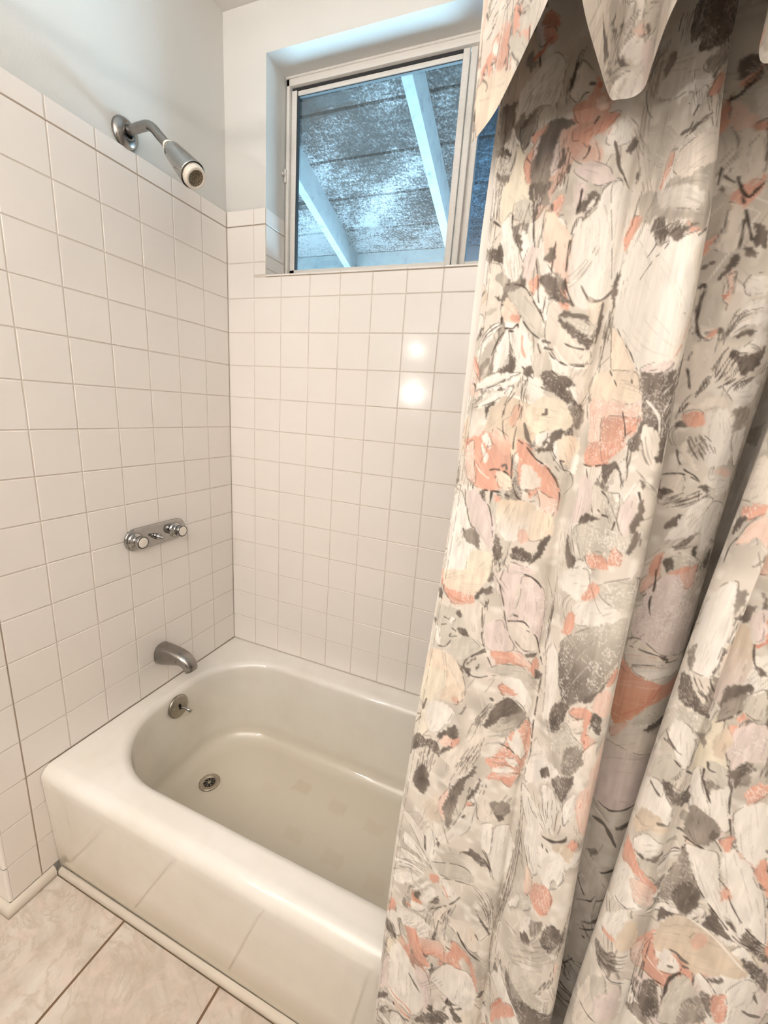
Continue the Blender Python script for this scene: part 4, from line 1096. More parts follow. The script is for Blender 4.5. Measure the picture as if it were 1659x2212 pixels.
s d 1.8 313,1146 318,1155
s W 1.4 319,1121 335,1133 353,1145 363,1155
p K 311,1097 323,1104 342,1096 365,1097 363,1086 341,1083 319,1071 313,1076
s d 1.8 314,1092 328,1093 342,1094 348,1089 361,1092
s d 1.2 317,1071 332,1079 347,1086
p D 342,1095 348,1095 350,1091 344,1092
p W 321,1071 345,1082 406,1111 406,1103 348,1070 339,1065 326,1065
p C>O 287,1099 319,1067 339,1065 352,1063 365,1073 406,1085 356,1045 347,1038 335,1019 323,1002 312,1001 287,1066
p C 287,1099 313,1065 322,1063 319,1061
s r 2.2 341,1039 345,1058
s r 2.2 342,1039 350,1060
s r 1.8 314,1002 327,1018 339,1033 350,1055
p G 331,1011 347,1038 406,1072 360,1022 346,1014 333,1007
p D 339,1001 349,1014 360,1022 406,1048 353,1007
p K>S 315,981 333,1007 358,1001 406,989 315,916 313,947
p C~ 314,993 329,1007 321,986 314,978
p W 532,1175 543,1197 554,1204 558,1181 561,1156 561,1131 559,1119 543,1116 534,1126 534,1153
p T 556,1199 562,1200 562,1188 560,1178 557,1188
p D 562,1177 584,1184 587,1183 586,1177 585,1169 562,1175
h d 3 1.2 564,1174 561,1155 561,1116 / 566,1173 564,1153 563,1128
p S>p 583,1168 590,1159 596,1141 595,1121 587,1105 581,1092 565,1109 564,1128 563,1149
s d 1.8 593,1163 594,1150 597,1137 602,1131
s d 1.6 561,1128 561,1115 575,1092
p D* 538,1090 534,1110 544,1110 553,1100 560,1093 577,1081 577,1076 556,1084 544,1084
p T* 532,1129 540,1141 543,1127 543,1116 536,1123
h d 5 1.2 543,1112 554,1102 564,1096 / 555,1118 563,1107 566,1095
p D 583,1098 587,1111 598,1117 601,1115 596,1105 585,1093
p T 584,1086 585,1095 597,1108 599,1096 594,1083 585,1074
s d 1.6 585,1072 592,1080 599,1093
p G* 542,1081 554,1081 565,1081 583,1070 579,1057 561,1059 547,1067
p W 545,1067 559,1067 566,1050 564,1025 551,1040 543,1047
h D 5 2.4 536,1042 551,1040 561,1035 / 541,1053 554,1039 561,1037
p G 536,1014 549,1032 564,1025 560,1008 542,991
s d 2.2 556,1029 564,1025 578,1015
p T 563,1067 579,1058 582,1046 565,1062
p G 599,1105 610,1117 615,1092 608,1087 600,1091
p p* 599,1075 616,1089 623,1057 614,1049 604,1035 597,1054
p S 587,1060 593,1073 599,1059 596,1041 588,1044
p D* 602,1028 610,1046 620,1044 613,1032 606,1027
s d 2.2 588,1032 590,1025 595,1025
s d 2.2 587,1024 588,1011
p D* 588,1197 591,1197 594,1184 592,1184
p p 586,1177 594,1183 599,1160 594,1156 588,1167
p D* 598,1134 601,1136 607,1129 603,1129
p D 16,833 30,847 35,841 28,818 17,823
p S~ 32,805 42,833 50,830 55,807 49,794 36,790
p c 46,828 55,857 55,832 55,807 50,816
p D>T 53,822 56,849 63,875 71,883 68,861 64,830 62,798 58,796
p D 75,854 83,887 83,874 78,856
p C 72,841 76,850 81,846 75,841
s D 4 73,820 75,825
p K 84,861 96,862 102,839 91,826 86,832
p T 98,862 114,870 117,857 108,841 103,844 98,851
p D 103,844 108,847 113,845 107,838
p C 101,900 117,907 113,892 106,894
p W 102,806 105,829 118,836 127,812 130,775 118,744 106,761
p W 90,819 102,829 103,783 95,787
p D* 76,761 85,777 95,772 105,762 94,759 84,767
h d 6 1.2 89,796 101,777 108,751 / 95,772 106,759 111,742
p G 52,725 70,740 86,741 93,728 74,714 62,711
s d 1.4 50,726 67,738 82,742 91,736
s d 1.4 63,708 77,714 92,720
p W 16,738 36,734 48,720 34,719 16,718
p W 13,704 34,714 46,710 24,692
p W 6,676 29,695 45,699 20,674
p W 6,653 37,685 44,693 23,648 9,637
p W 33,653 47,687 52,692 42,667
p W 45,665 54,684 57,671 50,651 45,652
p W 64,703 75,700 75,685 67,680
p W 39,767 46,779 52,755 50,732 41,742
p C 50,702 58,710 59,699 53,693
h d 8 1.1 17,736 33,729 47,719 / 9,659 32,686 46,695
s d 2.4 39,759 41,742 42,736
p D 50,771 55,763 54,757
p D 53,654 60,674 62,660
p D 35,653 42,662 42,648 38,644
s d 1.8 29,631 39,627 53,641 73,668 84,696
s C 2.4 64,696 71,677
p W 35,634 50,641 48,631 36,619
p K 58,640 69,661 74,645 67,611 62,608
h d 5 .9 73,664 65,634 64,603 / 81,682 74,645 73,606
p D 96,686 101,679 112,663 114,651 105,668
h d 8 .9 89,709 106,688 114,648 / 95,740 111,723 120,668
p C 31,575 42,587 48,573 53,554 62,535 55,530 47,533 38,555
p c>C 47,578 68,593 74,584 75,561 63,560 55,554 50,564
p C 79,606 87,608 98,600 106,576 111,539 107,552 99,582 92,590 87,571 82,588
s r 1.8 43,595 47,567 55,554 66,566 76,569
p W 63,516 76,559 86,564 100,570 110,539 108,501 99,498 75,500
p K 75,637 89,656 101,642 108,622 101,611 86,623
p P~ 92,642 98,651 104,634 95,626
s d 3 84,629 89,618 97,607 110,600
s D 2.4 101,644 105,635
p C 3,572 9,598 17,601 16,581 0,558
p D 2,548 16,552 23,534 16,534 0,531
p W 0,556 17,584 26,554 23,539 16,555
p W 17,498 27,534 43,519 55,488 62,467 59,435 50,413 39,415 20,417
p p 47,522 59,519 66,493 66,457 62,439 59,472 50,493
s D 3.5 42,494 50,481 56,471
s C 4 20,426 30,420 42,423 52,413
p p 7,455 17,489 18,420 0,391
p D 5,380 21,409 17,390 1,357
p D 1,326 21,379 20,371
p D* 54,411 62,432 78,463 88,463 80,440 57,407
p D 87,483 97,479 101,471 95,463
h d 8 .8 123,906 133,817 124,710 119,623 140,499 / 130,909 140,845 142,769 131,693 129,621
p W 129,898 150,891 169,876 158,834 150,850 134,872
p W 157,924 164,932 175,933 181,920 178,887 168,881 162,904
p D* 168,945 192,970 189,948 185,932 175,936
p W 187,930 196,953 199,931 195,916 191,907
h d 8 1.1 132,901 148,879 174,874 / 192,931 190,917 187,892
p W 144,851 169,865 167,841 174,819 165,804 148,822
h d 8 .9 129,836 140,807 155,788 / 156,832 162,819 169,809
s d 3.5 171,868 182,876 195,889 197,897
p S 185,872 198,888 207,878 201,863 197,870
p C 199,887 205,896 207,882
p W 177,827 176,842 189,865 198,860 202,841 195,822 182,812
s D 3.5 173,859 174,856
s D 3.5 179,860 181,860
p C* 166,787 174,807 188,816 194,805 192,783 182,773 171,773
s c 1.8 174,786 185,786 192,789
p G 192,834 196,829 194,821 189,819
p G* 139,732 157,765 169,772 169,757 142,713
p W 138,724 151,750 150,731 140,714
p W 162,735 174,753 173,726 161,707
p T 172,745 188,768 188,752 179,729
p D* 188,741 193,765 201,771 210,759 207,742 200,728 192,734
p D 162,708 170,724 178,720 169,706
p G~ 156,646 185,685 198,684 190,644 167,606 158,621
h g 10 .9 141,673 162,674 186,689 / 134,652 145,625 160,612
h D 5 1.8 204,694 199,675 192,648 / 208,707 208,683 200,662
p C 138,527 149,565 158,578 169,594 174,585 160,556 150,529 142,504
s r 3 140,531 151,566 153,574
p c 207,709 211,716 210,690
h d 5 .9 216,809 211,765 207,722 / 218,779 212,748 209,718
h d 8 1.8 342,618 333,596 287,678 / 334,652 329,629 329,612
h D 5 3 342,608 334,579 287,661 / 406,661 338,560 287,636
p c 199,952 215,971 242,877 214,900 207,911 201,928
h r 5 .9 202,951 203,929 / 214,967 212,936
p C 199,885 207,893 210,885 206,880
p p 287,964 406,974 406,951 339,894 319,891
s d 2.4 319,891 329,889 342,895 406,948
s D 6 316,867 330,867 339,858 348,844
p D 345,875 406,936 406,925 350,873
p T 315,816 332,829 326,812 317,806
s d 3.5 327,806 334,802 342,801 406,863
p K 287,845 342,798 351,789 350,769 341,762 287,821
s d 1.7 287,815 331,751 341,762
s d 1.7 322,739 342,755 406,815
p D 217,784 242,711 242,701 222,768
p D 339,720 406,796 406,783 341,718
s d 2.2 331,704 340,705 406,777
s D 5 339,692 340,692
h d 5 1.4 327,641 332,623 342,607 / 336,660 342,651 406,722
p W 533,956 533,988 549,1000 559,991 566,982 567,960 562,968 552,961 543,961
p D* 551,1002 558,1005 564,1000 579,996 576,980 571,983 559,993
s D 3.5 541,992 549,988 555,986
p S 536,941 543,961 560,966 568,957 565,951 553,944 543,932
s D 5 560,958 564,961
p W 543,924 554,941 566,939 566,927 563,921 553,913 545,917
p D 547,913 558,915 565,925 569,928 566,917 556,911
p G 553,908 566,917 573,888 566,896 558,901
p W 536,873 544,893 562,888 561,866 565,856 556,842 544,840 539,849
p c* 552,882 564,889 574,880 573,858 565,863 558,866
p C 536,902 536,919 548,911 558,903 571,887 575,874 564,887 551,891 539,891
s d 1.4 540,846 549,843 560,847
p W 541,814 556,842 562,836 563,816 557,798 546,792 539,798
p C 542,796 546,796 557,801 555,795 544,790
p S 560,830 566,838 570,810 563,796 557,795
p T* 537,771 553,777 563,780 564,763 559,758 548,754
h d 8 1.4 539,774 553,773 566,799 / 544,753 561,751 571,746
s D 5 559,763 565,767
p K 539,687 549,740 569,745 571,688 544,642
p G 547,726 560,748 565,724 560,704 551,709
s d 1.8 543,678 555,681 564,684
p p 557,714 570,740 571,697 564,689
p T 584,976 588,984 603,979 610,970 606,952 598,947 588,947
p W 595,1003 607,1016 615,979 611,972 600,985
s d 2 588,1014 592,1004 598,993
s d 2 608,1021 610,1002 614,985 619,968
p W 615,992 622,1007 633,1014 643,968 638,949 624,961
p C* 617,1019 625,1031 629,1034 631,1025 624,1008 620,1011
s D 5 606,968 606,959 610,967
p C 611,962 619,969 621,960 619,950 613,956
p W 589,940 603,945 613,946 622,911 632,882 643,871 642,864 629,877 610,899 595,922
s d 2.4 587,946 594,944 600,944 604,944
p W 622,959 634,951 646,933 652,925 664,875 649,884 637,899 627,915 617,937
s d 1.8 588,943 593,926 602,910 613,894 630,878 643,868 655,867 666,866
s d 1.6 627,915 633,901 644,887 655,879 665,874
p C 640,958 643,965 644,960 652,927 645,939 638,946
p C~ 625,957 633,952 638,950 637,949 629,952
p T* 580,867 586,910 590,935 602,910 611,894 611,871 602,857 593,871
p D* 592,875 596,899 609,898 611,875 603,861
p D 585,855 591,855 598,856 590,843 588,836
p S 593,800 588,821 594,848 608,861 627,860 642,853 658,843 656,832 635,815 625,801 609,809
p C~ 615,835 619,851 626,850 625,840 620,830
p W 597,784 598,809 604,808 615,798 611,785 600,777
s D 4.5 603,811 609,812 614,809 620,809
s D 3.5 616,801 621,804
s D 3.5 606,790 610,793
s W 3 608,861 623,858 637,852 657,837
p D* 650,851 659,852 674,839 679,819 666,831 656,841
p G 610,747 610,769 618,793 628,788 634,780 632,742 612,714
s d 3.5 616,793 610,775 610,758 610,749
p W 626,802 630,808 642,798 640,791 630,793
p D 634,806 642,818 644,814 637,806
p D* 632,786 640,791 645,767 641,770
p C* 641,792 649,802 653,786 655,769 649,763 644,774
p W 650,809 659,830 668,825 669,798 656,792 651,798
s D 4.5 666,789 673,785 684,784
p T* 625,763 632,782 638,776 641,754 624,730
h d 6 1.2 588,821 575,788 585,689 / 588,813 588,777 591,704
p D* 591,753 601,761 610,728 600,706 591,724
"""
VPRINT = """
p P 10,1575 1,1603 4,1616 31,1610 59,1597 87,1574 58,1574
p G 63,1613 87,1601 116,1574 104,1574 97,1574 71,1599
s d 1.5 61,1611 79,1592 97,1575 90,1574 81,1574 68,1574 52,1575
s d 1 35,1650 25,1651 21,1648
s d 1.2 43,1647 31,1647 27,1645 20,1642 13,1642
s d 1 55,1642 44,1643
s d 1 29,1645 22,1645
p c 1,1675 6,1673 6,1660 4,1652 0,1647 1,1651 2,1659
s D 3 8,1663 12,1657 12,1655
p D 0,1635 0,1636 1,1632 1,1631
s D 2 11,1620 17,1616
s D 2.4 11,1616 21,1608 23,1603 20,1603
s D 2 26,1618 37,1614
s d 2 114,1597 120,1589 121,1584
p G 80,1613 111,1600 121,1592 124,1580 102,1591
p T 302,1612 325,1626 318,1617 308,1611
p G 301,1613 345,1634 345,1619 335,1599 332,1587 323,1592
h d 6 1.6 316,1619 316,1609 312,1602 / 345,1628 341,1614 328,1586
s d 2 324,1621 318,1613 310,1604
s d 2 339,1621 325,1610 315,1604
p p 356,1609 375,1597 387,1574 363,1574 362,1579 361,1589
p G 353,1633 385,1613 372,1609 360,1609 357,1609
s D 5 357,1618 359,1614 360,1611
"""
# ---- the printed floral pattern: painted in cloth coordinates (mm along the width, mm of height)
PAL = {k: np.array(v) / 255. for k, v in dict(W=(243, 237, 229), K=(232, 222, 210), G=(206, 199, 187), g=(182, 174, 163), T=(152, 142, 132), D=(114, 104, 96), d=(76, 66, 59), C=(222, 170, 150), c=(234, 206, 191), r=(206, 138, 116), P=(238, 221, 201), p=(227, 212, 206), Y=(236, 226, 206), S=(220, 203, 182), O=(208, 152, 124)).items()}
NR = np.random.default_rng(21)
def vnoise(h, w, ch, cw, rng=NR):
    a = rng.random((int(h / ch) + 3, int(w / cw) + 3)); y = np.arange(h) / ch; x = np.arange(w) / cw
    iy, ix = y.astype(int), x.astype(int); fy, fx = y - iy, x - ix; fy = fy * fy * (3 - 2 * fy); fx = fx * fx * (3 - 2 * fx)
    A = a[iy][:, ix] * (1 - fx) + a[iy][:, ix + 1] * fx; B = a[iy + 1][:, ix] * (1 - fx) + a[iy + 1][:, ix + 1] * fx
    return A * (1 - fy)[:, None] + B * fy[:, None]
def cr_closed(p, n=7):
    p = np.array(p, float); q = np.vstack([p[-1], p, p[0], p[1]]); t = (np.arange(n) / n)[:, None]; out = []
    for i in range(1, len(q) - 2):
        a = (q[i + 1] - q[i - 1]) * .36; b = (q[i + 2] - q[i]) * .36
        out.append((2 * t ** 3 - 3 * t ** 2 + 1) * q[i] + (t ** 3 - 2 * t ** 2 + t) * a + (3 * t ** 2 - 2 * t ** 3) * q[i + 1] + (t ** 3 - t ** 2) * b)
    return np.vstack(out)
class Canvas:
    def __init__(s, smm, zmm, h, w, ztop):
        s.h, s.w, s.px, s.pz, s.zt = h, w, (w - 1) / smm, (h - 1) / zmm, ztop
        n1, n2 = vnoise(h, w, 26, 26), vnoise(h, w, 9, 9)
        b = PAL['K'] * .62 + PAL['G'] * .38
        s.I = b + (PAL['g'] - b) * (np.clip((n1 - .45) * 2.6, 0, 1) * .75)[..., None]
        s.I = s.I + (PAL['W'] - s.I) * (np.clip((n2 - .55) * 2.4, 0, 1) * .8)[..., None]
        s.I = np.ascontiguousarray(s.I)
        s.DX = (vnoise(h, w, 7, 7) - .5) * 2.2 + (vnoise(h, w, 2.5, 2.5) - .5) * 2.0
        s.DY = (vnoise(h, w, 9, 7) - .5) * 2.2 + (vnoise(h, w, 3, 2.5) - .5) * 3.0
        s.TX = vnoise(h, w, 14, 6); s.SP = vnoise(h, w, 1.25, 1.25) * .75 + vnoise(h, w, 10, 10) * .45
        s.FB = vnoise(h, w, 22, 2.2)
    def xy(s, pts): p = np.array(pts, float); return np.c_[p[:, 0] * s.px, (s.zt - p[:, 1]) * s.pz]
    def poly(s, spec, pts, raw=False):
        c = spec.replace('~', '').replace('*', ''); P_ = cr_closed(s.xy(pts) if not raw else pts)
        x0, y0 = np.floor(P_.min(0) - 3).astype(int); x1, y1 = np.ceil(P_.max(0) + 3).astype(int)
        x0, y0, x1, y1 = max(x0, 0), max(y0, 0), min(x1, s.w), min(y1, s.h)
        if x1 - x0 < 2 or y1 - y0 < 2: return
        x0, y0, x1, y1 = max(x0 - 2, 0), max(y0 - 2, 0), min(x1 + 2, s.w), min(y1 + 2, s.h); hh, ww = y1 - y0, x1 - x0
        tg = np.zeros((hh, ww + 1), np.int16); Q = np.roll(P_, -1, 0)
        for (ax, ay), (bx, by) in zip(P_, Q):               # parity fill, row by row
            if ay > by: ax, ay, bx, by = bx, by, ax, ay
            r0, r1 = max(int(math.ceil(ay)), y0), min(int(math.ceil(by)), y1)
            if r1 <= r0: continue
            rr_ = np.arange(r0, r1); xc = np.clip(np.ceil(ax + (rr_ - ay) * (bx - ax) / (by - ay)).astype(int) - x0, 0, ww); np.add.at(tg, (rr_ - y0, xc), 1)
        ins = (np.cumsum(tg, 1)[:, :ww] % 2).astype(np.float32)
        YY = np.clip(np.arange(hh)[:, None] + s.DY[y0:y1, x0:x1], 0, hh - 1).astype(int); XX = np.clip(np.arange(ww)[None, :] + s.DX[y0:y1, x0:x1], 0, ww - 1).astype(int)
        ins = ins[YY, XX]
        ins[1:-1, 1:-1] = (ins[1:-1, 1:-1] * 4 + ins[:-2, 1:-1] + ins[2:, 1:-1] + ins[1:-1, :-2] + ins[1:-1, 2:]) / 8
        I = s.I[y0:y1, x0:x1]
        if '>' in c:
            t = np.clip((np.arange(y0, y1) - P_[:, 1].min()) / (np.ptp(P_[:, 1]) + 1e-6), 0, 1); t = (t * t * (3 - 2 * t))[:, None, None]
            col = PAL[c[0]] * (1 - t) + PAL[c[2]] * t + np.zeros(I.shape)
        else: col = PAL[c[0]] + np.zeros(I.shape)
        tx = s.TX[y0:y1, x0:x1][..., None]; fb = s.FB[y0:y1, x0:x1][..., None]
        dark = c[0] in 'DTdg'
        cen = P_.mean(0); U = np.linalg.svd(P_ - cen, full_matrices=False)[2][0]; V = np.array([-U[1], U[0]]); wd = np.ptp((P_ - cen) @ V) / 2 + 1e-6
        vv = ((np.arange(x0, x1)[None, :] - cen[0]) * V[0] + (np.arange(y0, y1)[:, None] - cen[1]) * V[1]) / wd
        sh = np.clip(vv * NR.choice([-1, 1]) * .9 + (tx[..., 0] - .5), 0, 1)[..., None]     # one side of every petal is washed darker
        col = col + (PAL['T' if dark or c[0] in 'CrO' else 'g'] * .75 + col * .25 - col) * sh * (.35 if dark else .42)
        col = col * (1 + (tx - .5) * (.26 if dark else .11)) + (fb - .5) * .05
        if '*' in spec:
            m = np.clip((s.SP[y0:y1, x0:x1] - .76) * 8, 0, .62)[..., None]; col = col * (1 - m * (.6 if dark else 1)) + PAL['W'] * m * (.6 if dark else 1)
        a = (.55 if '~' in spec else .97) * ins[..., None]
        s.I[y0:y1, x0:x1] = I * (1 - a) + col * a
        e = np.ptp((P_ - cen) @ U) / 2; big = min(e, wd)
        if big > 5:                                         # brush streaks running the length of the shape
            pl = {'C': 'cWrC', 'c': 'CWPr', 'r': 'Cdr', 'O': 'rCcS', 'D': 'TdgdD', 'T': 'DgGd', 'g': 'GTWg', 'd': 'DT'}.get(c[0], 'GgWWTGd')
            for _ in range(int(min(3 + big * .9, 26))):
                o = NR.uniform(-.85, .85); a0 = NR.uniform(-.9, .5); a1 = min(a0 + NR.uniform(.25, .9), .92); tt = np.linspace(a0, a1, 9)
                k = NR.choice(list(pl)); s.line(PAL[k], cen + U * (tt * e)[:, None] + V * (o * wd * np.sqrt(np.clip(1 - tt ** 2, 0, 1)))[:, None], NR.uniform(.3, .6), .28 if k in 'dDT' and not dark else .5, raw=True)
        if c[0] in 'WKpGYPCc' and NR.random() < .85:        # broken pen outline
            n = len(P_)
            for _ in range(NR.integers(1, 3)):
                k0 = NR.integers(n); L = int(n * NR.uniform(.2, .5)); s.line(PAL['d'], P_[(k0 + np.arange(L)) % n] + NR.normal(0, .8, 2), NR.uniform(.4, .7), .7, raw=True)
    def flow(s, n, wr, alpha, cols, lmin=14, lmax=60):     # long combed strokes following a slow swirl
        A = (vnoise(s.h, s.w, 120, 120) - .5) * 2.6 + (vnoise(s.h, s.w, 45, 45) - .5) * 1.2 + PI / 2
        for _ in range(n):
            x, y = NR.uniform(0, s.w - 1), NR.uniform(0, s.h - 1); L = NR.uniform(lmin, lmax); q = []; c = PAL[NR.choice(list(cols))]
            for _k in range(int(L / 4) + 2):
                if not (0 <= x < s.w and 0 <= y < s.h): break
                q.append((x, y)); an = A[int(y), int(x)]; x += math.cos(an) * 4; y += math.sin(an) * 4
            if len(q) > 3:
                q = np.array(q)
                for k in range(NR.integers(1, 5)): s.line(c * NR.uniform(.92, 1.06), q + np.array([k * NR.uniform(2, 4), NR.uniform(-6, 6)]), NR.uniform(*wr), alpha, raw=True)
    def line(s, col, pts, wmm, alpha=.9, raw=False, dash=False):
        p = (pts if raw else s.xy(pts)); p = np.array(p, float)
        if len(p) < 2: return
        if not raw and len(p) > 2: p = catmull(p, 8)
        L = np.r_[0, np.cumsum(np.hypot(*np.diff(p, axis=0).T))]
        if L[-1] < 1: return
        t = np.arange(0, L[-1], .45); q = np.c_[np.interp(t, L, p[:, 0]), np.interp(t, L, p[:, 1])]
        f = t / L[-1]; r = wmm * .5 * s.px * np.clip(np.minimum(f * 6 + .35, (1 - f) * 5 + .25), 0, 1) * (1 + .25 * np.sin(t * .35 + wmm))
        if wmm < 1.6: q, r = q[np.sin(t * .21 + L[-1]) > -.82], r[np.sin(t * .21 + L[-1]) > -.82]
        R_ = int(np.ceil(r.max() + 1)) if len(r) else 0
        if not len(r): return
        o = np.arange(-R_, R_ + 1); OX, OY = np.meshgrid(o, o); OX, OY = OX.ravel(), OY.ravel()
        ix = np.round(q[:, 0])[:, None].astype(int) + OX; iy = np.round(q[:, 1])[:, None].astype(int) + OY
        d = np.hypot(ix - q[:, :1], iy - q[:, 1:]); a = np.clip(r[:, None] + .5 - d, 0, 1)
        ok = (a > .02) & (ix >= 0) & (ix < s.w) & (iy >= 0) & (iy < s.h); ix, iy, a = ix[ok], iy[ok], a[ok]
        key = iy * s.w + ix; od = np.argsort(a); key, a = key[od], a[od]        # the strongest coverage is written last
        F = s.I.reshape(-1, 3); F[key] = F[key] * (1 - a * alpha)[:, None] + col * (a * alpha)[:, None]
    def hatch(s, c, n, w, A, B):
        A, B = s.xy(A), s.xy(B); u = np.linspace(0, 1, 14)
        def rs(P_):
            if len(P_) > 2: P_ = catmull(P_, 6)
            L = np.r_[0, np.cumsum(np.hypot(*np.diff(P_, axis=0).T))]; return np.c_[np.interp(u * L[-1], L, P_[:, 0]), np.interp(u * L[-1], L, P_[:, 1])]
        A, B = rs(A), rs(B)
        for k in range(int(n * 1.5)):
            f = np.clip((k + NR.uniform(-.4, .4)) / max(n * 1.5 - 1, 1), 0, 1); p = A * (1 - f) + B * f + np.c_[np.sin(u * 4 + k * 2.1), np.cos(u * 3 + k)] * 1.1
            a, b = sorted(NR.integers(0, 14, 2)); a = min(a, 7); b = max(b, 9)
            s.line(PAL[c] * NR.uniform(.9, 1.15), p[a:b + 1], w * NR.uniform(.5, .95), .85, raw=True)
    def fillers(s, n):                                      # the all-over ground of the print: loose petals, leaves and pen strokes
        for _ in range(n):
            cx, cy, L, w, an = NR.uniform(0, s.w), NR.uniform(0, s.h), NR.uniform(18, 60), NR.uniform(6, 17), NR.normal(PI / 2, .6)
            U = np.array([math.cos(an), math.sin(an)]); V = np.array([-U[1], U[0]]); b = NR.uniform(-.3, .3)
            pts = [np.array([cx, cy]) + U * L * a + V * (w * q + b * L * a * a) for a, q in ((-1, 0), (-.5, .7), (.2, 1), (.8, .6), (1, 0), (.7, -.6), (.1, -1), (-.6, -.6))]
            s.poly(NR.choice(['W', 'W~', 'K', 'G~', 'p~', 'P>c', 'T~', 'D*~', 'G*', 'C~', 'Y~', 'g~']), pts, raw=True)
        for _ in range(n * 2):
            cx, cy, L, an = NR.uniform(0, s.w), NR.uniform(0, s.h), NR.uniform(15, 70), NR.normal(PI / 2, .5); u = np.linspace(-1, 1, 12)
            U = np.array([math.cos(an), math.sin(an)]); V = np.array([-U[1], U[0]]); b = NR.uniform(-14, 14)
            for k in range(NR.integers(1, 6)): s.line(PAL[NR.choice(list('DTTgWW'))], np.array([cx, cy]) + U * (u * L)[:, None] + V * (b * u * u + k * NR.uniform(2, 5))[:, None], NR.uniform(.4, 1.0), .8, raw=True)
    def draw(s, text, ds=0, dz=0):
        for ln in text.strip().split('\n'):
            t = ln.split(); k, c = t[0], t[1]
            pt = lambda l: [(float(q.split(',')[0]) + ds, float(q.split(',')[1]) + dz) for q in l]
            q0 = pt([q for q in t if ',' in q])[0]
            if not (-60 < q0[0] < s.w / s.px + 60 and s.zt - s.h / s.pz - 60 < q0[1] < s.zt + 60): continue
            if k == 'p': s.poly(c, pt(t[2:]))
            elif k == 's': s.line(PAL[c], pt(t[3:]), float(t[2]) * .72)
            else:
                j = t.index('/'); s.hatch(c, int(t[2]), float(t[3]) * .8, pt(t[4:j]), pt(t[j + 1:]))
    def linear(s):
        I = np.clip(s.I, 0, 1); return np.where(I <= .04045, I / 12.92, ((I + .055) / 1.055) ** 2.4)
cv = Canvas(SLEN * 1000, (ZT - ZB) * 1000, NV, NU, ZT * 1000)
cv.flow(900, (.35, 1.2), .7, 'WgTGWWD')
cv.fillers(60)
for d_s, d_z in ((0, -1010), (560, -480), (-560, 480), (150, 930), (620, 330)): cv.draw(PRINT, d_s, d_z)        # the print repeats across the cloth
cv.flow(200, (.3, .8), .6, 'WWGK')
cv.fillers(50)
cv.flow(260, (.3, .6), .5, 'dDTWW')
cv.draw(PRINT)
cv.flow(380, (.3, .6), .55, 'WWKdDd', 10, 45)
# stitched side hem
cv.I[:, :5] = cv.I[:, :5] * .75 + PAL['W'] * .25
cv.line(PAL['d'], [(9.5, ZT * 1000), (9.5, 1000), (9.5, ZB * 1000)], .55, .75)
PR = cv.linear() * .89
m = M['cloth'] = mat('printed_cloth', rough=.75, spec=.25); g = G(m)
at = g.new('ShaderNodeVertexColor', layer_name='print')
g.base(at.outputs[0]); g.bump(g.noise(g.coord('Object', (1, 1, .5)), 900, 2), .12, .0006)
g.b.inputs['Sheen Weight'].default_value = .08
g.b.inputs['Transmission Weight'].default_value = 0
curtain = grid_mesh('shower_curtain', P3, PR, m)
tag(curtain, 'floral print shower curtain in cream, grey and coral hanging in deep folds', 'shower curtain')

# gathered valance of the same cloth, its hem dipping at the back of every ruffle
vo = [(.982, -.772), (.990, -.782), (1.012, -.815), (1.040, -.873), (1.055, -.907), (1.0615, -.936), (1.0665, -.942), (1.0695, -.925), (1.074, -.890), (1.087, -.842), (1.0990, -.803), (1.106, -.799), (1.116, -.799), (1.1225, -.808),
      (1.1235, -.832), (1.127, -.877), (1.140, -.925), (1.160, -.948), (1.182, -.935), (1.188, -.890), (1.184, -.845), (1.192, -.815), (1.203, -.812), (1.213, -.835), (1.222, -.880), (1.246, -.925), (1.272, -.93), (1.290, -.89), (1.30, -.84), (1.315, -.815), (1.335, -.84), (1.36, -.90), (1.39, -.92), (1.42, -.88), (1.44, -.83), (1.47, -.82), (1.50, -.84)]
vp = catmull(vo, 16); vl = np.r_[0, np.cumsum(np.hypot(*np.diff(vp, axis=0).T))]
nu = 900; vs = np.linspace(0, vl[-1], nu); VXY = np.stack([np.interp(vs, vl, vp[:, k]) for k in (0, 1)], 1)
HEM = 1.574; nv = 330; vz = np.linspace(1.99, HEM, nv)
f = np.clip((1.99 - vz) / (1.99 - HEM), 0, 1) ** .8
VP = np.zeros((nv, nu, 3)); yc = -.835
VP[..., 0] = VXY[None, :, 0]; VP[..., 1] = yc + (VXY[None, :, 1] - yc) * (.22 + .78 * f)[:, None]; VP[..., 2] = vz[:, None]
cvv = Canvas(vl[-1] * 1000, (1.99 - HEM) * 1000, nv, nu, 1990)
cvv.flow(160, (.4, .9), .6, 'WgTGW')
cvv.fillers(40)
for d_s, d_z in ((0, 330), (480, 420), (900, 300), (700, 700)): cvv.draw(PRINT, d_s, d_z)
cvv.fillers(20)
cvv.draw(VPRINT)
cvv.flow(120, (.3, .6), .6, 'WdDT')
VC = cvv.linear() * .89
val = grid_mesh('valance', VP, VC, M['cloth'])
tag(val, 'ruffled floral valance hanging over the top of the shower curtain', 'valance')

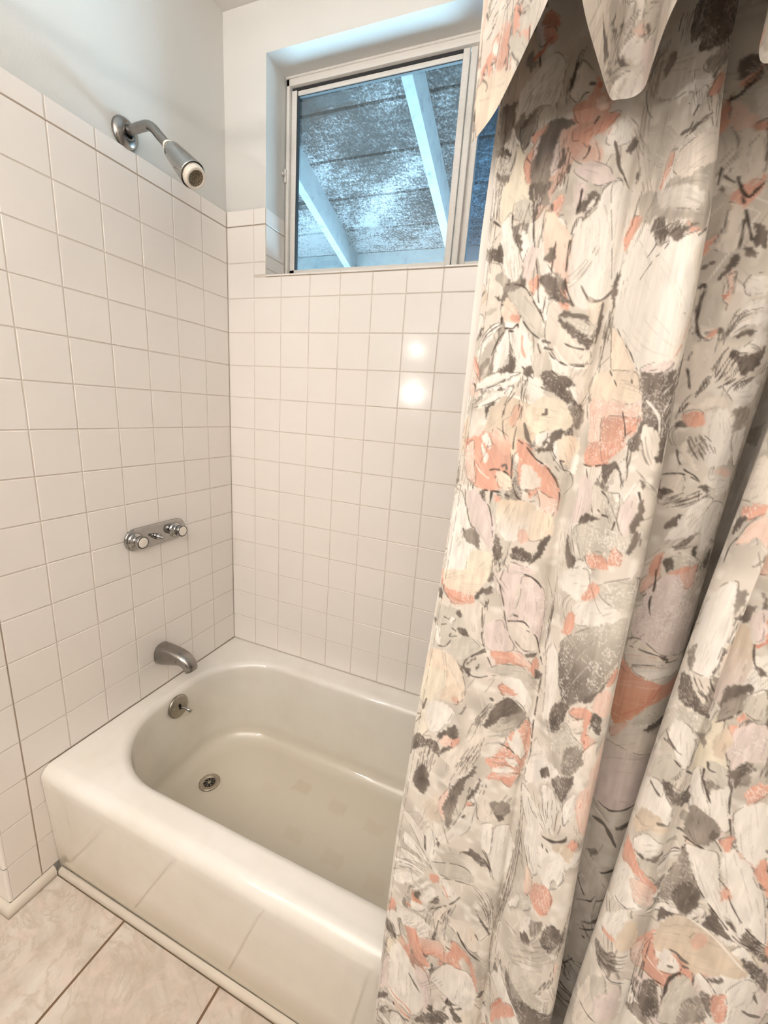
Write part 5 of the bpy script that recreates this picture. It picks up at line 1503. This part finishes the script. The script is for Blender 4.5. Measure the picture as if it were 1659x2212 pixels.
# plain white liner hanging just inside the printed curtain
m = M['liner'] = mat('white_liner', lin(240, 234, 226), .45, 0, .4); g = G(m); g.bump(g.noise(g.coord(), 40, 3), .05, .002)
lo = [(0, -.757), (.02, -.756), (.05, -.751), (.09, -.756), (.13, -.752), (.165, -.755), (.18, -.748), (.165, -.742), (.13, -.739), (.10, -.742), (.07, -.738), (.05, -.741)]
lp = catmull(lo, 8); lz = np.linspace(1.98, .2, 90)
lx0 = np.interp(lz, [.2, .85, 1.15, 1.318, 1.5, 1.62, 1.98], [1.03, 1.02, 1.006, .9985, .9985, 1.002, 1.008])
LP = np.zeros((len(lz), len(lp), 3)); LP[..., 0] = lx0[:, None] + lp[None, :, 0]; LP[..., 1] = lp[None, :, 1]; LP[..., 2] = lz[:, None]
tag(grid_mesh('curtain_liner', LP, None, m), 'plain white liner edge showing along the left side of the curtain', 'curtain liner')

# rod carrying curtain, liner and valance, fixed between the alcove walls
rod = thing('curtain_rod', 'white rod above the floral curtain and valance', 'curtain rod', (.76, -.775, 2.0))
bm = bmesh.new(); tube(bm, [(0, -.775, 1.996), (RX, -.775, 1.996)], .0125, 20); upart(rod, 'rod', bm, M['white_plastic'])
for x, s in ((.0, 1), (RX, -1)):
    bm = bmesh.new(); lathe(bm, (x, -.775, 2.0), (s, 0, 0), [(0, .03), (.004, .03), (.012, .018), (.018, .0128)], 28); upart(rod, 'end_flange', bm, M['white_plastic'])

# ------------------------------------------------------------------ camera and light
cam = bpy.data.cameras.new('camera'); co = bpy.data.objects.new('camera', cam); C.objects.link(co)
cam.sensor_fit = 'VERTICAL'; cam.sensor_height = 36; cam.lens = 893.69 / 2212 * 36; cam.clip_start = .02
co.location = (1.09536, -1.23837, 1.31804); co.rotation_euler = (1.328178, -.070165, .378506)
bpy.context.scene.camera = co

def area(name, loc, rot, sx, sy, power, col):
    l = bpy.data.lights.new(name, 'AREA'); l.shape = 'RECTANGLE'; l.size = sx; l.size_y = sy; l.energy = power; l.color = col
    o = bpy.data.objects.new(name, l); C.objects.link(o); o.location = loc; o.rotation_euler = rot; return o
def bulb(name, loc, power, r, col):
    l = bpy.data.lights.new(name, 'POINT'); l.energy = power; l.shadow_soft_size = r; l.color = col
    o = bpy.data.objects.new(name, l); C.objects.link(o); o.location = loc; return o
WARM = (1, .96, .93)
for p_, e_ in (((.172, -1.62, 1.735), 2.5), ((.11, -1.82, 1.455), 9)):
    bulb('vanity_bulb', p_, e_, .036, WARM)
area('ceiling_bounce_fill', (.75, -2.15, 1.80), (PI, 0, 0), 1.4, .7, 79, (1, .95, .92))  # unseen lamp added as the main room fill, bounced off the ceiling
area('yard_fill', (.4, 2.9, .45), (math.radians(-105), 0, 0), 4.5, 1.8, 800, (.46, .78, 1))  # unseen area lamp added outdoors to fill the window reveal with blue daylight
w = bpy.data.worlds.new('sky'); bpy.context.scene.world = w; w.use_nodes = True
bg = w.node_tree.nodes['Background']; bg.inputs[0].default_value = (.58, .83, 1, 1); bg.inputs[1].default_value = 1.8
sc = bpy.context.scene
sc.view_settings.view_transform = 'Standard'; sc.view_settings.look = 'None'
sc.view_settings.exposure = 0; sc.view_settings.gamma = 1
try:
    sc.cycles.max_bounces = 8; sc.cycles.diffuse_bounces = 4; sc.cycles.glossy_bounces = 3; sc.cycles.transparent_max_bounces = 8
    sc.cycles.use_adaptive_sampling = True; sc.cycles.adaptive_threshold = .1; sc.cycles.adaptive_min_samples = 16
    sc.cycles.sample_clamp_indirect = 4; sc.cycles.caustics_reflective = False; sc.cycles.caustics_refractive = False
    sc.cycles.use_denoising = True
except Exception: pass
